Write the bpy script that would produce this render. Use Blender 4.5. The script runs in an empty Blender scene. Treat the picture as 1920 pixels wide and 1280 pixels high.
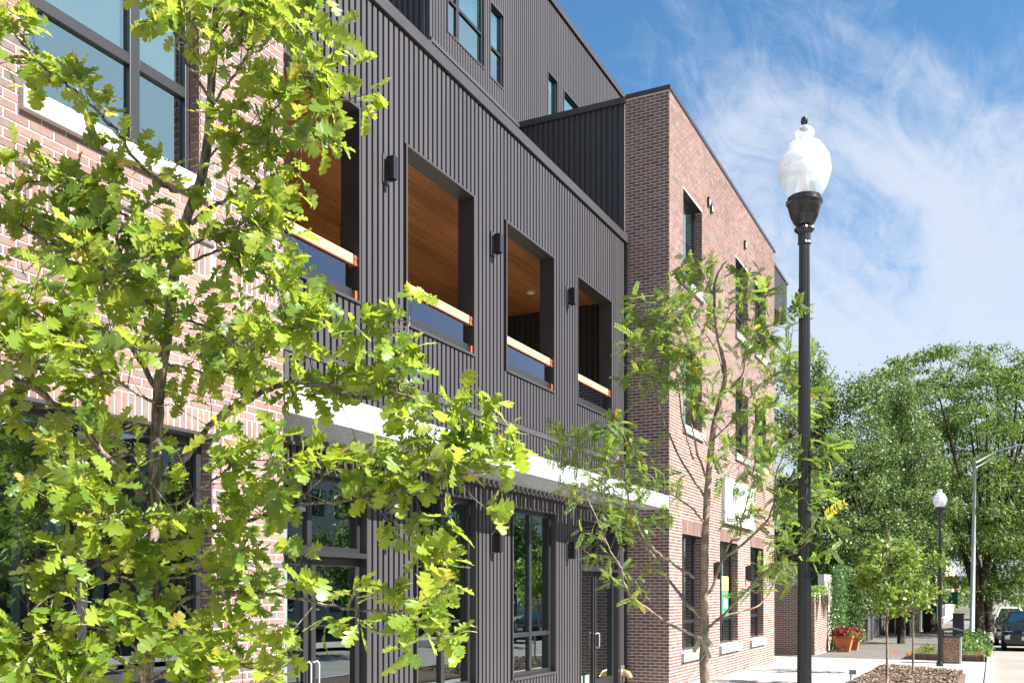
import bpy, math, random
import numpy as np
from mathutils import Vector, Matrix
random.seed(7); rng = np.random.default_rng(11)
S = bpy.context.scene; COL = S.collection
R = math.radians; PI = math.pi

# ------------------------------------------------------------------ camera
FX, FY, FL, EYE, HZ = .8957, .4446, 1815.0, 2.0, 1112.0      # view direction, focal length in photo pixels, eye height, horizon row
cam = bpy.data.cameras.new('camera'); co = bpy.data.objects.new('camera', cam); COL.objects.link(co)
co.location = (0, 0, EYE); co.rotation_euler = (R(90), 0, -math.asin(FX))
cam.sensor_width = 36; cam.lens = FL/1920*36; cam.shift_y = (HZ-640)/1920
cam.clip_start = .05; cam.clip_end = 4000
S.camera = co

# ------------------------------------------------------------------ light
SUN = Vector((.06, -1, .87)).normalized()
W = bpy.data.worlds.new('World'); S.world = W; W.use_nodes = True
nt = W.node_tree; N = nt.nodes; L = nt.links; N.clear()
out = N.new('ShaderNodeOutputWorld'); bg = N.new('ShaderNodeBackground'); L.new(bg.outputs[0], out.inputs[0])
sky = N.new('ShaderNodeTexSky'); sky.sky_type = 'NISHITA'; sky.sun_disc = False
sky.sun_elevation = math.asin(SUN.z); sky.sun_rotation = math.atan2(SUN.x, SUN.y)
sky.air_density = 1.0; sky.dust_density = .4; sky.ozone_density = 3.0; sky.altitude = 300
tc = N.new('ShaderNodeTexCoord'); sep = N.new('ShaderNodeSeparateXYZ'); L.new(tc.outputs['Generated'], sep.inputs[0])
def wm(op, a, b=None, c=None):
    n = N.new('ShaderNodeMath'); n.operation = op
    for i, v in enumerate((a, b, c)):
        if v is None: continue
        if isinstance(v, (int, float)): n.inputs[i].default_value = v
        else: L.new(v, n.inputs[i])
    return n.outputs[0]
zz = wm('MAXIMUM', wm('ADD', sep.outputs[2], .12), .03)
px_ = wm('DIVIDE', sep.outputs[0], zz); py_ = wm('DIVIDE', sep.outputs[1], zz)
cmb = N.new('ShaderNodeCombineXYZ'); L.new(px_, cmb.inputs[0]); L.new(py_, cmb.inputs[1])
mp = N.new('ShaderNodeMapping'); L.new(cmb.outputs[0], mp.inputs[0])
mp.inputs['Rotation'].default_value = (0, 0, R(38)); mp.inputs['Scale'].default_value = (.85, 2.1, 1); mp.inputs['Location'].default_value = (1.7, .6, 0)
def noise(scale, det, rough, dist, vec=None):
    n = N.new('ShaderNodeTexNoise'); n.inputs['Scale'].default_value = scale; n.inputs['Detail'].default_value = det
    n.inputs['Roughness'].default_value = rough; n.inputs['Distortion'].default_value = dist
    L.new(vec or mp.outputs[0], n.inputs['Vector']); return n
n1 = noise(.85, 8, .58, 1.1); n2 = noise(.38, 3, .5, .4, cmb.outputs[0]); n3 = noise(5.5, 8, .68, 1.6)
v = wm('ADD', wm('MULTIPLY', n1.outputs[0], .75), wm('MULTIPLY', n2.outputs[0], .45))
v = wm('ADD', v, wm('MULTIPLY', n3.outputs[0], .24))
low = wm('MULTIPLY', wm('SUBTRACT', .56, sep.outputs[2]), .78)         # cirrus thickens towards the horizon
v = wm('ADD', v, low)
cr = N.new('ShaderNodeMapRange'); cr.interpolation_type = 'SMOOTHSTEP'
cr.inputs['From Min'].default_value = .68; cr.inputs['From Max'].default_value = .93; cr.inputs['To Max'].default_value = .84; L.new(v, cr.inputs['Value'])
mx = N.new('ShaderNodeMix'); mx.data_type = 'RGBA'; L.new(cr.outputs[0], mx.inputs[0]); hs_ = N.new('ShaderNodeHueSaturation'); hs_.inputs['Saturation'].default_value = 1.18; hs_.inputs['Value'].default_value = 1.12; hs_.inputs['Hue'].default_value = .492; L.new(sky.outputs[0], hs_.inputs['Color']); L.new(hs_.outputs[0], mx.inputs[6])
mx.inputs[7].default_value = (4.4, 4.75, 5.5, 1); L.new(mx.outputs[2], bg.inputs[0]); bg.inputs[1].default_value = .05
sd = bpy.data.lights.new('sun', 'SUN'); sd.energy = 4.4; sd.angle = R(.5); sd.color = (1, .955, .88)
so = bpy.data.objects.new('sun', sd); COL.objects.link(so); so.rotation_euler = (-SUN).to_track_quat('-Z', 'Y').to_euler(); so.location = (0, -20, 40)
S.view_settings.view_transform = 'Standard'; S.view_settings.look = 'None'; S.view_settings.gamma = 1; S.view_settings.exposure = 1.85
S.cycles.use_denoising = True; S.cycles.max_bounces = 8; S.cycles.diffuse_bounces = 4; S.cycles.glossy_bounces = 4
S.cycles.transparent_max_bounces = 16; S.cycles.transmission_bounces = 6; S.cycles.sample_clamp_indirect = 8; S.cycles.caustics_reflective = False

# ------------------------------------------------------------------ helpers
def at(u, v, d):                       # a point of the place from its direction and its distance
    n = d*(u-960)/FL
    return Vector((FY*n+FX*d, -FX*n+FY*d, EYE+(HZ-v)*d/FL))
def proj(p):
    d = FX*p[0]+FY*p[1]; n = FY*p[0]-FX*p[1]
    return 960+FL*n/d, HZ-FL*(p[2]-EYE)/d, d
def gz(x): return 0.0 if x < 20 else -.013*(min(x, 200)-20)
def tag(o, label=None, cat=None, group=None, kind=None):
    if label: o['label'] = label
    if cat: o['category'] = cat
    if group: o['group'] = group
    if kind: o['kind'] = kind
    return o
def empty(name, loc=(0, 0, 0), label=None, cat=None, group=None):
    o = bpy.data.objects.new(name, None); COL.objects.link(o); o.location = loc; return tag(o, label, cat, group)
class MB:
    def __init__(s): s.v = []; s.f = []; s.t = []
    def quadf(s, pts, tone=0.):
        b = len(s.v); s.v += [tuple(p) for p in pts]; s.f.append(tuple(range(b, b+len(pts)))); s.t.append(tone)
    def box(s, x0, x1, y0, y1, z0, z1, tone=0.):
        b = len(s.v)
        s.v += [(x0,y0,z0),(x1,y0,z0),(x1,y1,z0),(x0,y1,z0),(x0,y0,z1),(x1,y0,z1),(x1,y1,z1),(x0,y1,z1)]
        for q in ((0,3,2,1),(4,5,6,7),(0,1,5,4),(1,2,6,5),(2,3,7,6),(3,0,4,7)): s.f.append(tuple(b+i for i in q)); s.t.append(tone)
        return s
    def obox(s, O, U, V, Wd, a, b_, c, tone=0.):   # box from corner O along unit axes U,V,W
        b = len(s.v); O = Vector(O)
        for k in (0, 1):
            for (i, j) in ((0,0),(1,0),(1,1),(0,1)): s.v.append(tuple(O+U*a*i+V*b_*j+Wd*c*k))
        for q in ((0,3,2,1),(4,5,6,7),(0,1,5,4),(1,2,6,5),(2,3,7,6),(3,0,4,7)): s.f.append(tuple(b+i for i in q)); s.t.append(tone)
    def tube(s, pts, rad, n=6, cap=True, tone=0.):
        pts = [Vector(p) for p in pts]; m = len(pts)
        if not hasattr(rad, '__len__'): rad = [rad]*m
        b = len(s.v); ref = Vector((.31, .22, .93))
        for i, p in enumerate(pts):
            t = (pts[min(i+1, m-1)]-pts[max(i-1, 0)])
            if t.length < 1e-9: t = Vector((0, 0, 1))
            t.normalize(); r_ = ref if abs(t.dot(ref)) < .95 else Vector((1, 0, 0))
            a = t.cross(r_).normalized(); c = t.cross(a)
            for k in range(n):
                an = 2*PI*k/n; s.v.append(tuple(p+(a*math.cos(an)+c*math.sin(an))*rad[i]))
        for i in range(m-1):
            for k in range(n):
                k2 = (k+1) % n; s.f.append((b+i*n+k, b+i*n+k2, b+(i+1)*n+k2, b+(i+1)*n+k)); s.t.append(tone)
        if cap:
            s.f.append(tuple(b+k for k in range(n))); s.t.append(tone); s.f.append(tuple(b+(m-1)*n+k for k in reversed(range(n)))); s.t.append(tone)
        return s
    def lathe(s, c, prof, n=24, flute=0., tone=0.):      # prof: (radius, z)
        b = len(s.v); m = len(prof)
        for r_, z in prof:
            for k in range(n):
                rr = r_*(1-flute*(k % 2)); an = 2*PI*k/n; s.v.append((c[0]+rr*math.cos(an), c[1]+rr*math.sin(an), c[2]+z))
        for i in range(m-1):
            for k in range(n):
                k2 = (k+1) % n; s.f.append((b+i*n+k, b+i*n+k2, b+(i+1)*n+k2, b+(i+1)*n+k)); s.t.append(tone)
        s.f.append(tuple(b+k for k in reversed(range(n)))); s.t.append(tone)
        s.f.append(tuple(b+(m-1)*n+k for k in range(n))); s.t.append(tone)
        return s
    def mesh(s, name, mat=None, smooth=False, bevel=0):
        me = bpy.data.meshes.new(name); me.from_pydata(s.v, [], s.f)
        if any(s.t):
            a = me.attributes.new('tone', 'FLOAT', 'FACE'); a.data.foreach_set('value', s.t)
        if mat: me.materials.append(mat)
        if smooth: me.polygons.foreach_set('use_smooth', [True]*len(me.polygons))
        me.update(); return me
    def build(s, name, mat=None, parent=None, smooth=False, bevel=0, kind=None):
        o = bpy.data.objects.new(name, s.mesh(name, mat, smooth)); COL.objects.link(o)
        if parent: o.parent = parent
        if kind: o['kind'] = kind
        if bevel:
            m = o.modifiers.new('bevel', 'BEVEL'); m.width = bevel; m.segments = 2; m.limit_method = 'ANGLE'
        return o
def local(o, parent):                                    # keep world placement under a displaced parent
    o.parent = parent; o.location = Vector(o.location)-parent.location
def link(name, me, parent=None, loc=(0, 0, 0)):
    o = bpy.data.objects.new(name, me); COL.objects.link(o); o.parent = parent; o.location = loc; return o
def np_mesh(name, V, F, tones, mat):
    me = bpy.data.meshes.new(name); V = np.asarray(V, 'f'); F = np.asarray(F, 'i')
    me.vertices.add(len(V)); me.vertices.foreach_set('co', V.ravel())
    k = F.shape[1]; me.loops.add(F.size); me.loops.foreach_set('vertex_index', F.ravel())
    me.polygons.add(len(F)); me.polygons.foreach_set('loop_start', np.arange(len(F), dtype='i')*k)
    if tones is not None:
        a = me.attributes.new('tone', 'FLOAT', 'FACE'); a.data.foreach_set('value', np.asarray(tones, 'f'))
    me.materials.append(mat); me.update(calc_edges=True); return me
def instances(name, tv, tf, M, T, tones, mat):           # join many transformed copies of a template (quads) in one mesh
    n = len(M); V = np.einsum('nij,vj->nvi', M, tv)+T[:, None, :]
    F = (tf[None]+(np.arange(n)*len(tv))[:, None, None]).reshape(-1, tf.shape[1])
    return np_mesh(name, V.reshape(-1, 3), F, np.repeat(tones, len(tf)), mat)
def frames(ax, nrm, scale):                              # rotation matrices with columns (axis, side, normal)
    ax = ax/np.linalg.norm(ax, axis=1, keepdims=True); sd_ = np.cross(nrm, ax); sd_ /= np.maximum(np.linalg.norm(sd_, axis=1, keepdims=True), 1e-6)
    nn = np.cross(ax, sd_); return np.stack([ax, sd_, nn], axis=2)*scale[:, None, None]

# ------------------------------------------------------------------ materials
class Mat:
    def __init__(s, name):
        s.m = bpy.data.materials.new(name); s.m.use_nodes = True; s.nt = s.m.node_tree; s.N = s.nt.nodes; s.L = s.nt.links
        s.b = s.N['Principled BSDF']; s.out = s.N['Material Output']
    def n(s, t, **k):
        x = s.N.new('ShaderNode'+t)
        for a, b in k.items():
            if a in x.bl_rna.properties: setattr(x, a, b)
            else: x.inputs[a].default_value = b
        return x
    def lk(s, a, b): s.L.new(a, b)
    def math(s, op, a, b=None):
        x = s.n('Math', operation=op)
        for i, v_ in enumerate((a, b)):
            if v_ is None: continue
            if isinstance(v_, (int, float)): x.inputs[i].default_value = v_
            else: s.lk(v_, x.inputs[i])
        return x.outputs[0]
    def ramp(s, fac, stops, const=False):
        r_ = s.n('ValToRGB'); s.lk(fac, r_.inputs[0]); e = r_.color_ramp.elements
        if const: r_.color_ramp.interpolation = 'CONSTANT'
        while len(e) < len(stops): e.new(.5)
        for k, (p, c) in enumerate(stops): e[k].position = p; e[k].color = (*c, 1)
        return r_.outputs[0]
    def noise(s, scale, det=4, rough=.55, dist=0, vec=None, stretch=None):
        x = s.n('TexNoise'); x.inputs['Scale'].default_value = scale; x.inputs['Detail'].default_value = det
        x.inputs['Roughness'].default_value = rough; x.inputs['Distortion'].default_value = dist
        if vec is None:
            g = s.n('NewGeometry').outputs['Position']
            if stretch:
                mp_ = s.n('Mapping'); mp_.inputs['Scale'].default_value = stretch; s.lk(g, mp_.inputs[0]); g = mp_.outputs[0]
            vec = g
        s.lk(vec, x.inputs['Vector']); return x.outputs[0]
    def tone(s):
        a = s.n('Attribute', attribute_name='tone'); o = s.n('ObjectInfo')
        return s.math('FRACT', s.math('ADD', a.outputs['Fac'], o.outputs['Random']))
    def mix(s, f, a, b, mode='MIX'):
        x = s.n('Mix', data_type='RGBA', blend_type=mode)
        for i, v_ in ((0, f), (6, a), (7, b)):
            if isinstance(v_, (int, float)): x.inputs[i].default_value = v_
            elif isinstance(v_, tuple): x.inputs[i].default_value = (*v_, 1)
            else: s.lk(v_, x.inputs[i])
        return x.outputs[2]
    def bump(s, h, strength=.3, dist=.01):
        x = s.n('Bump'); x.inputs['Strength'].default_value = strength; x.inputs['Distance'].default_value = dist; s.lk(h, x.inputs['Height']); s.lk(x.outputs[0], s.b.inputs['Normal'])
    def set(s, rough=.6, metal=0, spec=.5):
        s.b.inputs['Roughness'].default_value = rough; s.b.inputs['Metallic'].default_value = metal; s.b.inputs['Specular IOR Level'].default_value = spec; return s
def plain(name, col, rough=.6, metal=0, spec=.5, var=.12, scale=3., bump=0., bscale=60.):
    m = Mat(name); m.set(rough, metal, spec); n_ = m.noise(scale, 5)
    dark = tuple(c*(1-var) for c in col); lite = tuple(min(1, c*(1+var)) for c in col)
    m.lk(m.ramp(n_, [(.3, dark), (.7, lite)]), m.b.inputs['Base Color'])
    if bump: m.bump(m.noise(bscale, 4), bump, .004)
    return m.m
def brickmat(name, k=1.0):
    m = Mat(name); m.set(.85, 0, .25); t = m.tone()
    pal = [(0, (.195,.122,.108)), (.14, (.22,.14,.125)), (.28, (.18,.108,.097)), (.42, (.235,.148,.130)), (.55, (.205,.130,.117)), (.68, (.205,.120,.105)), (.80, (.12,.100,.100)), (.87, (.155,.12,.115)), (.965, (.29,.17,.12))]
    c = m.ramp(t, [(p, tuple(x*k for x in cc)) for p, cc in pal], True)
    n_ = m.noise(22, 6, .7); n2_ = m.noise(160, 3, .6)
    c = m.mix(.5, c, m.ramp(n_, [(.25, (.62,.6,.6)), (.75, (1.3,1.3,1.3))]), 'MULTIPLY'); w_ = m.noise(.55, 6, .65, .3, None, (1, 1, .6)); c = m.mix(m.ramp(w_, [(.50, (0,0,0)), (.75, (.30,.30,.30))]), c, (.34,.28,.25)); c = m.mix(m.ramp(m.noise(.9, 5, .7, .2, None, (1.4, 1.4, .35)), [(.52, (0,0,0)), (.8, (.45,.45,.45))]), c, (.10,.065,.06))
    c = m.mix(.35, c, m.ramp(n2_, [(.35, (.7,.7,.7)), (.7, (1.25,1.25,1.25))]), 'MULTIPLY')
    m.lk(c, m.b.inputs['Base Color']); m.bump(n2_, .35, .003); return m.m
M_brick = brickmat('brick_face'); M_mortar = plain('mortar', (.80,.73,.64), .95, 0, .1, .1, 8, .3, 200)
def ribmat(name, col):
    m = Mat(name); m.set(.5, 0, .35); a = m.noise(.7, 3, .5, 0, None, (1, 1, .15)); t = m.tone()
    c = m.mix(.6, m.ramp(a, [(.3, tuple(x*.86 for x in col)), (.7, tuple(x*1.12 for x in col))]), m.ramp(t, [(0, tuple(x*.9 for x in col)), (1, tuple(x*1.1 for x in col))]))
    sc = m.noise(60, 4, .8, 0, None, (1, 1, .05)); c = m.mix(.10, c, m.ramp(sc, [(.6, (.02,.02,.02)), (.8, (.4,.4,.4))]))
    m.lk(c, m.b.inputs['Base Color']); m.lk(m.math('ADD', m.math('MULTIPLY', a, .25), .38), m.b.inputs['Roughness']); return m.m
M_rib = ribmat('dark_bronze_metal', (.060,.056,.063)); M_trim = plain('dark_trim', (.044,.041,.043), .4, 0, .5, .1, 2)
M_frame = plain('black_anodised', (.022,.022,.026), .35, 0, .5, .1, 4)
M_galv = None
g_ = Mat('galvanised_steel'); g_.set(.38, .35, .5)
vo = g_.n('TexVoronoi'); vo.inputs['Scale'].default_value = 38; g_.lk(g_.n('NewGeometry').outputs['Position'], vo.inputs['Vector'])
sp = g_.n('SeparateColor'); g_.lk(vo.outputs['Color'], sp.inputs[0])
g_.lk(g_.ramp(sp.outputs[0], [(0, (.44,.47,.49)), (1, (.60,.63,.64))]), g_.b.inputs['Base Color']); M_galv = g_.m
def woodmat():
    m = Mat('timber_ceiling'); m.set(.6, 0, .3)
    t = m.tone(); g = m.noise(3.0, 8, .65, .6, None, (.3, 11, 7)); k = m.n('TexVoronoi'); k.inputs['Scale'].default_value = 4.2
    mp_ = m.n('Mapping'); mp_.inputs['Scale'].default_value = (.8, 2.4, 1); m.lk(m.n('NewGeometry').outputs['Position'], mp_.inputs[0]); m.lk(mp_.outputs[0], k.inputs['Vector'])
    c = m.ramp(g, [(.3, (.20,.075,.024)), (.5, (.37,.155,.05)), (.7, (.50,.24,.085))])
    c = m.mix(.45, c, m.ramp(t, [(0, (.48,.45,.42)), (.5, (.95,.95,.95)), (1, (1.25,1.2,1.1))]), 'MULTIPLY')
    c = m.mix(m.ramp(k.outputs['Distance'], [(.07, (.9,.9,.9)), (.15, (0,0,0))]), c, (.10,.035,.015))
    m.lk(c, m.b.inputs['Base Color']); return m.m
M_wood = woodmat()
M_rail = plain('pale_timber', (.52,.33,.19), .55, 0, .3, .12, 6); M_primer = plain('red_primer_steel', (.33,.10,.055), .55, 0, .4, .15, 12)
def glassmat(name, refl=.28, tint=(.45,.62,.62), gcol=(.80,.95,1.0), wob=.0):
    m = Mat(name); m.N.remove(m.b); gl = m.n('BsdfGlossy'); gl.inputs['Color'].default_value = (*gcol, 1); gl.inputs['Roughness'].default_value = .0
    tr = m.n('BsdfTransparent'); tr.inputs['Color'].default_value = (*tint, 1); fr = m.n('Fresnel'); fr.inputs['IOR'].default_value = 1.6
    f = m.math('MINIMUM', m.math('ADD', m.math('MULTIPLY', fr.outputs[0], 1.5), refl-.08), .95)
    if wob:
        b = m.n('Bump'); b.inputs['Strength'].default_value = wob; b.inputs['Distance'].default_value = .01; m.lk(m.noise(1.1, 2, .5), b.inputs['Height']); m.lk(b.outputs[0], gl.inputs['Normal'])
    ms = m.n('MixShader'); m.lk(f, ms.inputs[0]); m.lk(tr.outputs[0], ms.inputs[1]); m.lk(gl.outputs[0], ms.inputs[2]); m.lk(ms.outputs[0], m.out.inputs[0]); return m.m
M_glass = glassmat('window_glass', .26, wob=.12); M_glass2 = glassmat('upper_window_glass', .46, (.80,1,1), (.72,1,1), .05)
M_guard = glassmat('guard_glass', .22, (.28,.32,.42), (.55,.68,.9), .05)
M_blind = plain('roller_blind_cloth', (.74,.80,.78), .9, 0, .1, .04, 2); M_room = plain('room_paint', (.16,.17,.17), .9, 0, .1, .1, 1)
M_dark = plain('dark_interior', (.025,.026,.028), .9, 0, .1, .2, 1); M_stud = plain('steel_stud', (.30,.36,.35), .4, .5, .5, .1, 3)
M_stone = plain('cast_stone', (.46,.44,.40), .85, 0, .2, .08, 5, .2, 120)
def concretemat(name, col, v1=.08, scale=.8):
    m = Mat(name); m.set(.9, 0, .2); a = m.noise(scale, 8, .6); b = m.noise(45, 4, .7); d = m.noise(6, 5, .6)
    c = m.ramp(a, [(.3, tuple(x*(1-v1) for x in col)), (.7, tuple(x*(1+v1) for x in col))])
    c = m.mix(.4, c, m.ramp(b, [(.3, (.8,.8,.8)), (.7, (1.12,1.12,1.12))]), 'MULTIPLY')
    c = m.mix(m.ramp(d, [(.60, (0,0,0)), (.78, (.35,.35,.35))]), c, tuple(x*.62 for x in col))
    m.lk(c, m.b.inputs['Base Color']); m.bump(b, .3, .004); return m.m
M_conc = concretemat('new_concrete', (.43,.40,.365)); M_old = concretemat('old_paving', (.155,.142,.128), .18, 1.6); M_kerb = concretemat('kerb_concrete', (.38,.35,.31), .15)
M_road = concretemat('worn_road', (.27,.25,.225), .15, .5); M_joint = plain('joint_sand', (.20,.17,.14), .95, 0, .1, .2, 20)
M_ground = plain('bare_ground', (.16,.14,.10), .95, 0, .1, .2, .3); M_grass = plain('short_grass', (.07,.11,.03), .9, 0, .1, .3, 1.5, .5, 60)
m_ = Mat('bark_mulch'); m_.set(.95, 0, .1); a_ = m_.noise(26, 6, .8); b_ = m_.noise(3, 3)
m_.lk(m_.mix(.4, m_.ramp(a_, [(.3, (.06,.040,.030)), (.5, (.15,.105,.08)), (.7, (.30,.23,.18))]), m_.ramp(b_, [(.3, (.7,.7,.7)), (.7, (1.2,1.2,1.2))]), 'MULTIPLY'), m_.b.inputs['Base Color']); m_.bump(a_, .8, .03); M_mulch = m_.m
def barkmat(name, c0, c1, c2, sc=30, st=(1, 1, .22), b=.9):
    m = Mat(name); m.set(.9, 0, .15); a = m.noise(sc, 6, .75, .6, None, st); d = m.noise(4, 3)
    m.lk(m.mix(.5, m.ramp(a, [(.38, c0), (.52, c1), (.66, c2)]), m.ramp(d, [(.3, (.65,.65,.65)), (.7, (1.3,1.3,1.3))]), 'MULTIPLY'), m.b.inputs['Base Color']); m.bump(a, b, .012); return m.m
M_oakbark = barkmat('furrowed_bark', (.05,.042,.036), (.20,.16,.135), (.42,.36,.31), 34)
M_smooth = barkmat('smooth_young_bark', (.13,.10,.075), (.24,.19,.145), (.34,.28,.225), 14, (1, 1, .8), .3)
M_darkbark = barkmat('old_dark_bark', (.02,.016,.013), (.06,.045,.035), (.14,.11,.085), 9)
def leafmat(name, stops, trans=.42, gloss=.35, tcol=(.50,.62,.06), under=.0):
    m = Mat(name); m.set(gloss, 0, .4); t = m.tone(); c = m.ramp(t, stops)
    bf_ = m.n('NewGeometry').outputs['Backfacing']; c = m.mix(m.math('MULTIPLY', bf_, under), c, (.20,.25,.13)); n_ = m.noise(35, 3); c2 = m.mix(.35, c, m.ramp(n_, [(.3, (.7,.75,.7)), (.7, (1.25,1.2,1.2))]), 'MULTIPLY'); m.lk(c2, m.b.inputs['Base Color'])
    tr = m.n('BsdfTranslucent'); m.lk(m.mix(.5, m.mix(1.0, c2, (2.1,2.0,1.1), 'MULTIPLY'), tcol), tr.inputs['Color'])
    ms = m.n('MixShader'); ms.inputs[0].default_value = trans; m.lk(m.b.outputs[0], ms.inputs[1]); m.lk(tr.outputs[0], ms.inputs[2]); m.lk(ms.outputs[0], m.out.inputs[0]); return m.m
M_oak = leafmat('oak_leaf', [(0, (.045,.10,.022)), (.15, (.09,.17,.03)), (.4, (.16,.25,.034)), (.75, (.23,.31,.045)), (.93, (.27,.32,.05)), (.985, (.34,.33,.05)), (1, (.42,.26,.12))], .46, .34, (.58,.68,.05), .25)
M_loc = leafmat('compound_leaf', [(0, (.07,.14,.035)), (.5, (.125,.21,.05)), (.92, (.17,.24,.05)), (.985, (.30,.26,.05)), (1, (.42,.24,.05))], .44, .42, (.38,.52,.06))
M_pear = leafmat('pear_leaf', [(0, (.05,.095,.025)), (.5, (.09,.15,.04)), (.88, (.14,.20,.07)), (1, (.22,.27,.14))], .24, .5, (.22,.34,.06))
M_bloc = leafmat('old_locust_leaf', [(0, (.035,.075,.018)), (.5, (.07,.13,.028)), (1, (.15,.22,.05))], .28, .5, (.28,.42,.05))
M_maple = leafmat('maple_leaf', [(0, (.045,.10,.022)), (.5, (.10,.175,.035)), (1, (.22,.29,.06))], .34, .42, (.40,.52,.08))
M_shrub = leafmat('shrub_leaf', [(0, (.05,.11,.02)), (.6, (.11,.20,.03)), (1, (.20,.28,.05))], .35, .4, (.30,.45,.06))
M_ivy = leafmat('ivy_leaf', [(0, (.03,.075,.022)), (.6, (.06,.13,.035)), (1, (.13,.21,.08))], .25, .35, (.16,.30,.06))
M_red = leafmat('red_leaf', [(0, (.09,.012,.018)), (.6, (.16,.02,.03)), (1, (.25,.05,.06))], .3, .5, (.40,.06,.06))
M_black = plain('black_gloss_paint', (.012,.013,.015), .25, 0, .6, .1, 4, .15, 80)
M_steel = plain('grey_galvanised_pole', (.46,.50,.49), .45, .3, .5, .2, 2.5)
M_white = plain('white_paint', (.78,.78,.76), .5, 0, .4, .04, 2)
# ------------------------------------------------------------------ ground, kerbs, paving
def strip(name, y0, y1, dz, mat, xs=(-60, 20, 60, 200, 700), kind='structure', thick=.0):
    m = MB()
    for a, b in zip(xs, xs[1:]):
        m.quadf([(a, y0, gz(a)+dz), (b, y0, gz(b)+dz), (b, y1, gz(b)+dz), (a, y1, gz(a)+dz)])
        if thick: m.quadf([(a, y0, gz(a)+dz-thick), (b, y0, gz(b)+dz-thick), (b, y0, gz(b)+dz), (a, y0, gz(a)+dz)])
    return m.build(name, mat, kind=kind)
g = MB(); g.quadf([(-1500,-1500,-2.62), (2500,-1500,-2.62), (2500,1500,-2.62), (-1500,1500,-2.62)]); g.build('ground', M_ground, kind='structure')
strip('verge', -60, 60, -.22, M_ground, (-60, 20, 60, 200, 420))
strip('road', -9.2, .0, -.125, M_road)
kb = strip('kerb', .0, .17, 0, M_kerb, (-60, 20, 34.7, 60, 200, 400), thick=.13)
strip('far_pavement', -12.5, -9.2, .0, M_conc)
strip('old_pavement_bed', 1.9, 6.4, -.03, M_joint, (34.5, 60, 200)); strip('planting_strip', .17, 1.9, -.06, M_mulch, (34.5, 46)); strip('grass_strip', .17, 1.9, -.01, M_grass, (46, 60, 200))
pv = strip('pavement', .17, 7.4, -.03, M_joint, (-60, 20, 34.5))
strip('yard', 6.4, 60, -.05, M_ground, (31, 60, 200))
def slabs(parent, x0, x1, nx, y0, y1, ny, mat, gap=.012, name='paving_slab'):
    dx = (x1-x0)/nx; dy = (y1-y0)/ny; b = MB(); h = gap/2
    b.box(h, dx-h, h, dy-h, -.03, 0); me = b.mesh(name, mat)
    for i in range(nx):
        for j in range(ny):
            o = link(name, me, parent, (x0+i*dx, y0+j*dy, gz(x0+i*dx)+random.uniform(-.0015, .0015)))
            if x0+i*dx >= 20: o.rotation_euler.y = math.atan(.013)
slabs(pv, -4, 20, 12, 3.05, 7.35, 2, M_conc); slabs(pv, 20, 34.4, 8, 3.05, 7.4, 3, M_conc, .010); slabs(pv, 30.8, 34.4, 2, .2, 3.05, 2, M_conc); slabs(pv, 23.6, 30.8, 4, .2, 3.05, 2, M_conc); slabs(pv, -4, 12, 8, .2, 3.05, 1, M_conc)
ob = bpy.data.objects['old_pavement_bed']; M_old2 = M_old
slabs(ob, 34.5, 58.5, 40, 1.95, 6.3, 7, M_old, .012, 'old_paver'); 
mfar = MB()
for i in range(100):
    for j in range(4): x = 58.6+i*1.4; mfar.box(x+.01, x+1.38, 2+j*1.08, 3.06+j*1.08, gz(x)-.05, gz(x)+.0)
mfar.build('far_paving', M_old, ob, kind='stuff')
# mulch bed with low mound
V = []; poly = [(12, 3.0), (22.7, 2.96), (27, 2.98), (30.5, 2.84), (29.6, 1.9), (28.1, .62), (20, .5), (12, .5)]
mb = MB(); cx, cy = 20.5, 1.8
ring = []
for k in range(len(poly)):
    a, b = poly[k], poly[(k+1) % len(poly)]
    for t in range(6): ring.append((a[0]+(b[0]-a[0])*t/6, a[1]+(b[1]-a[1])*t/6))
prev = None
for s_, hh in ((1, .006), (.97, .03), (.9, .05), (.6, .07), (.2, .09)):
    cur = [(cx+(x-cx)*s_, cy+(y-cy)*s_, gz(cx+(x-cx)*s_)+hh+random.uniform(-.012, .012)*(s_ < 1)) for x, y in ring]
    if prev:
        for k in range(len(ring)): k2 = (k+1) % len(ring); mb.quadf([prev[k], prev[k2], cur[k2], cur[k]])
    prev = cur
mb.quadf(prev); mulch = mb.build('mulch_bed', M_mulch, smooth=True, kind='structure')
chip = np.array([(-.5,-.2,0),(.5,-.2,0),(.5,.2,.0),(-.5,.2,0)]); n = 9000
P = np.empty((n, 3)); P[:, 0] = rng.uniform(20.5, 30, n); P[:, 1] = rng.uniform(.7, 2.85, n)
ok = P[:, 1] > .62+(P[:, 0]-28.1).clip(0)*1.0; P = P[ok]; n = len(P); P[:, 2] = np.array([gz(x) for x in P[:, 0]])+rng.uniform(.05, .105, n)
ax = rng.normal(size=(n, 3))*[1, 1, .25]; nr = rng.normal(size=(n, 3))*.4+[0, 0, 1]
M_chip = Mat('mulch_chip'); t_ = M_chip.tone(); M_chip.set(.9, 0, .2); M_chip.lk(M_chip.ramp(t_, [(0, (.07,.045,.035)), (.5, (.17,.12,.09)), (1, (.38,.30,.24))]), M_chip.b.inputs['Base Color'])
o = link('wood_chips', instances('wood_chips', chip, np.array([[0,1,2,3]]), frames(ax, nr, rng.uniform(.03, .09, n)), P, rng.random(n), M_chip.m), mulch); o['kind'] = 'stuff'

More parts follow.
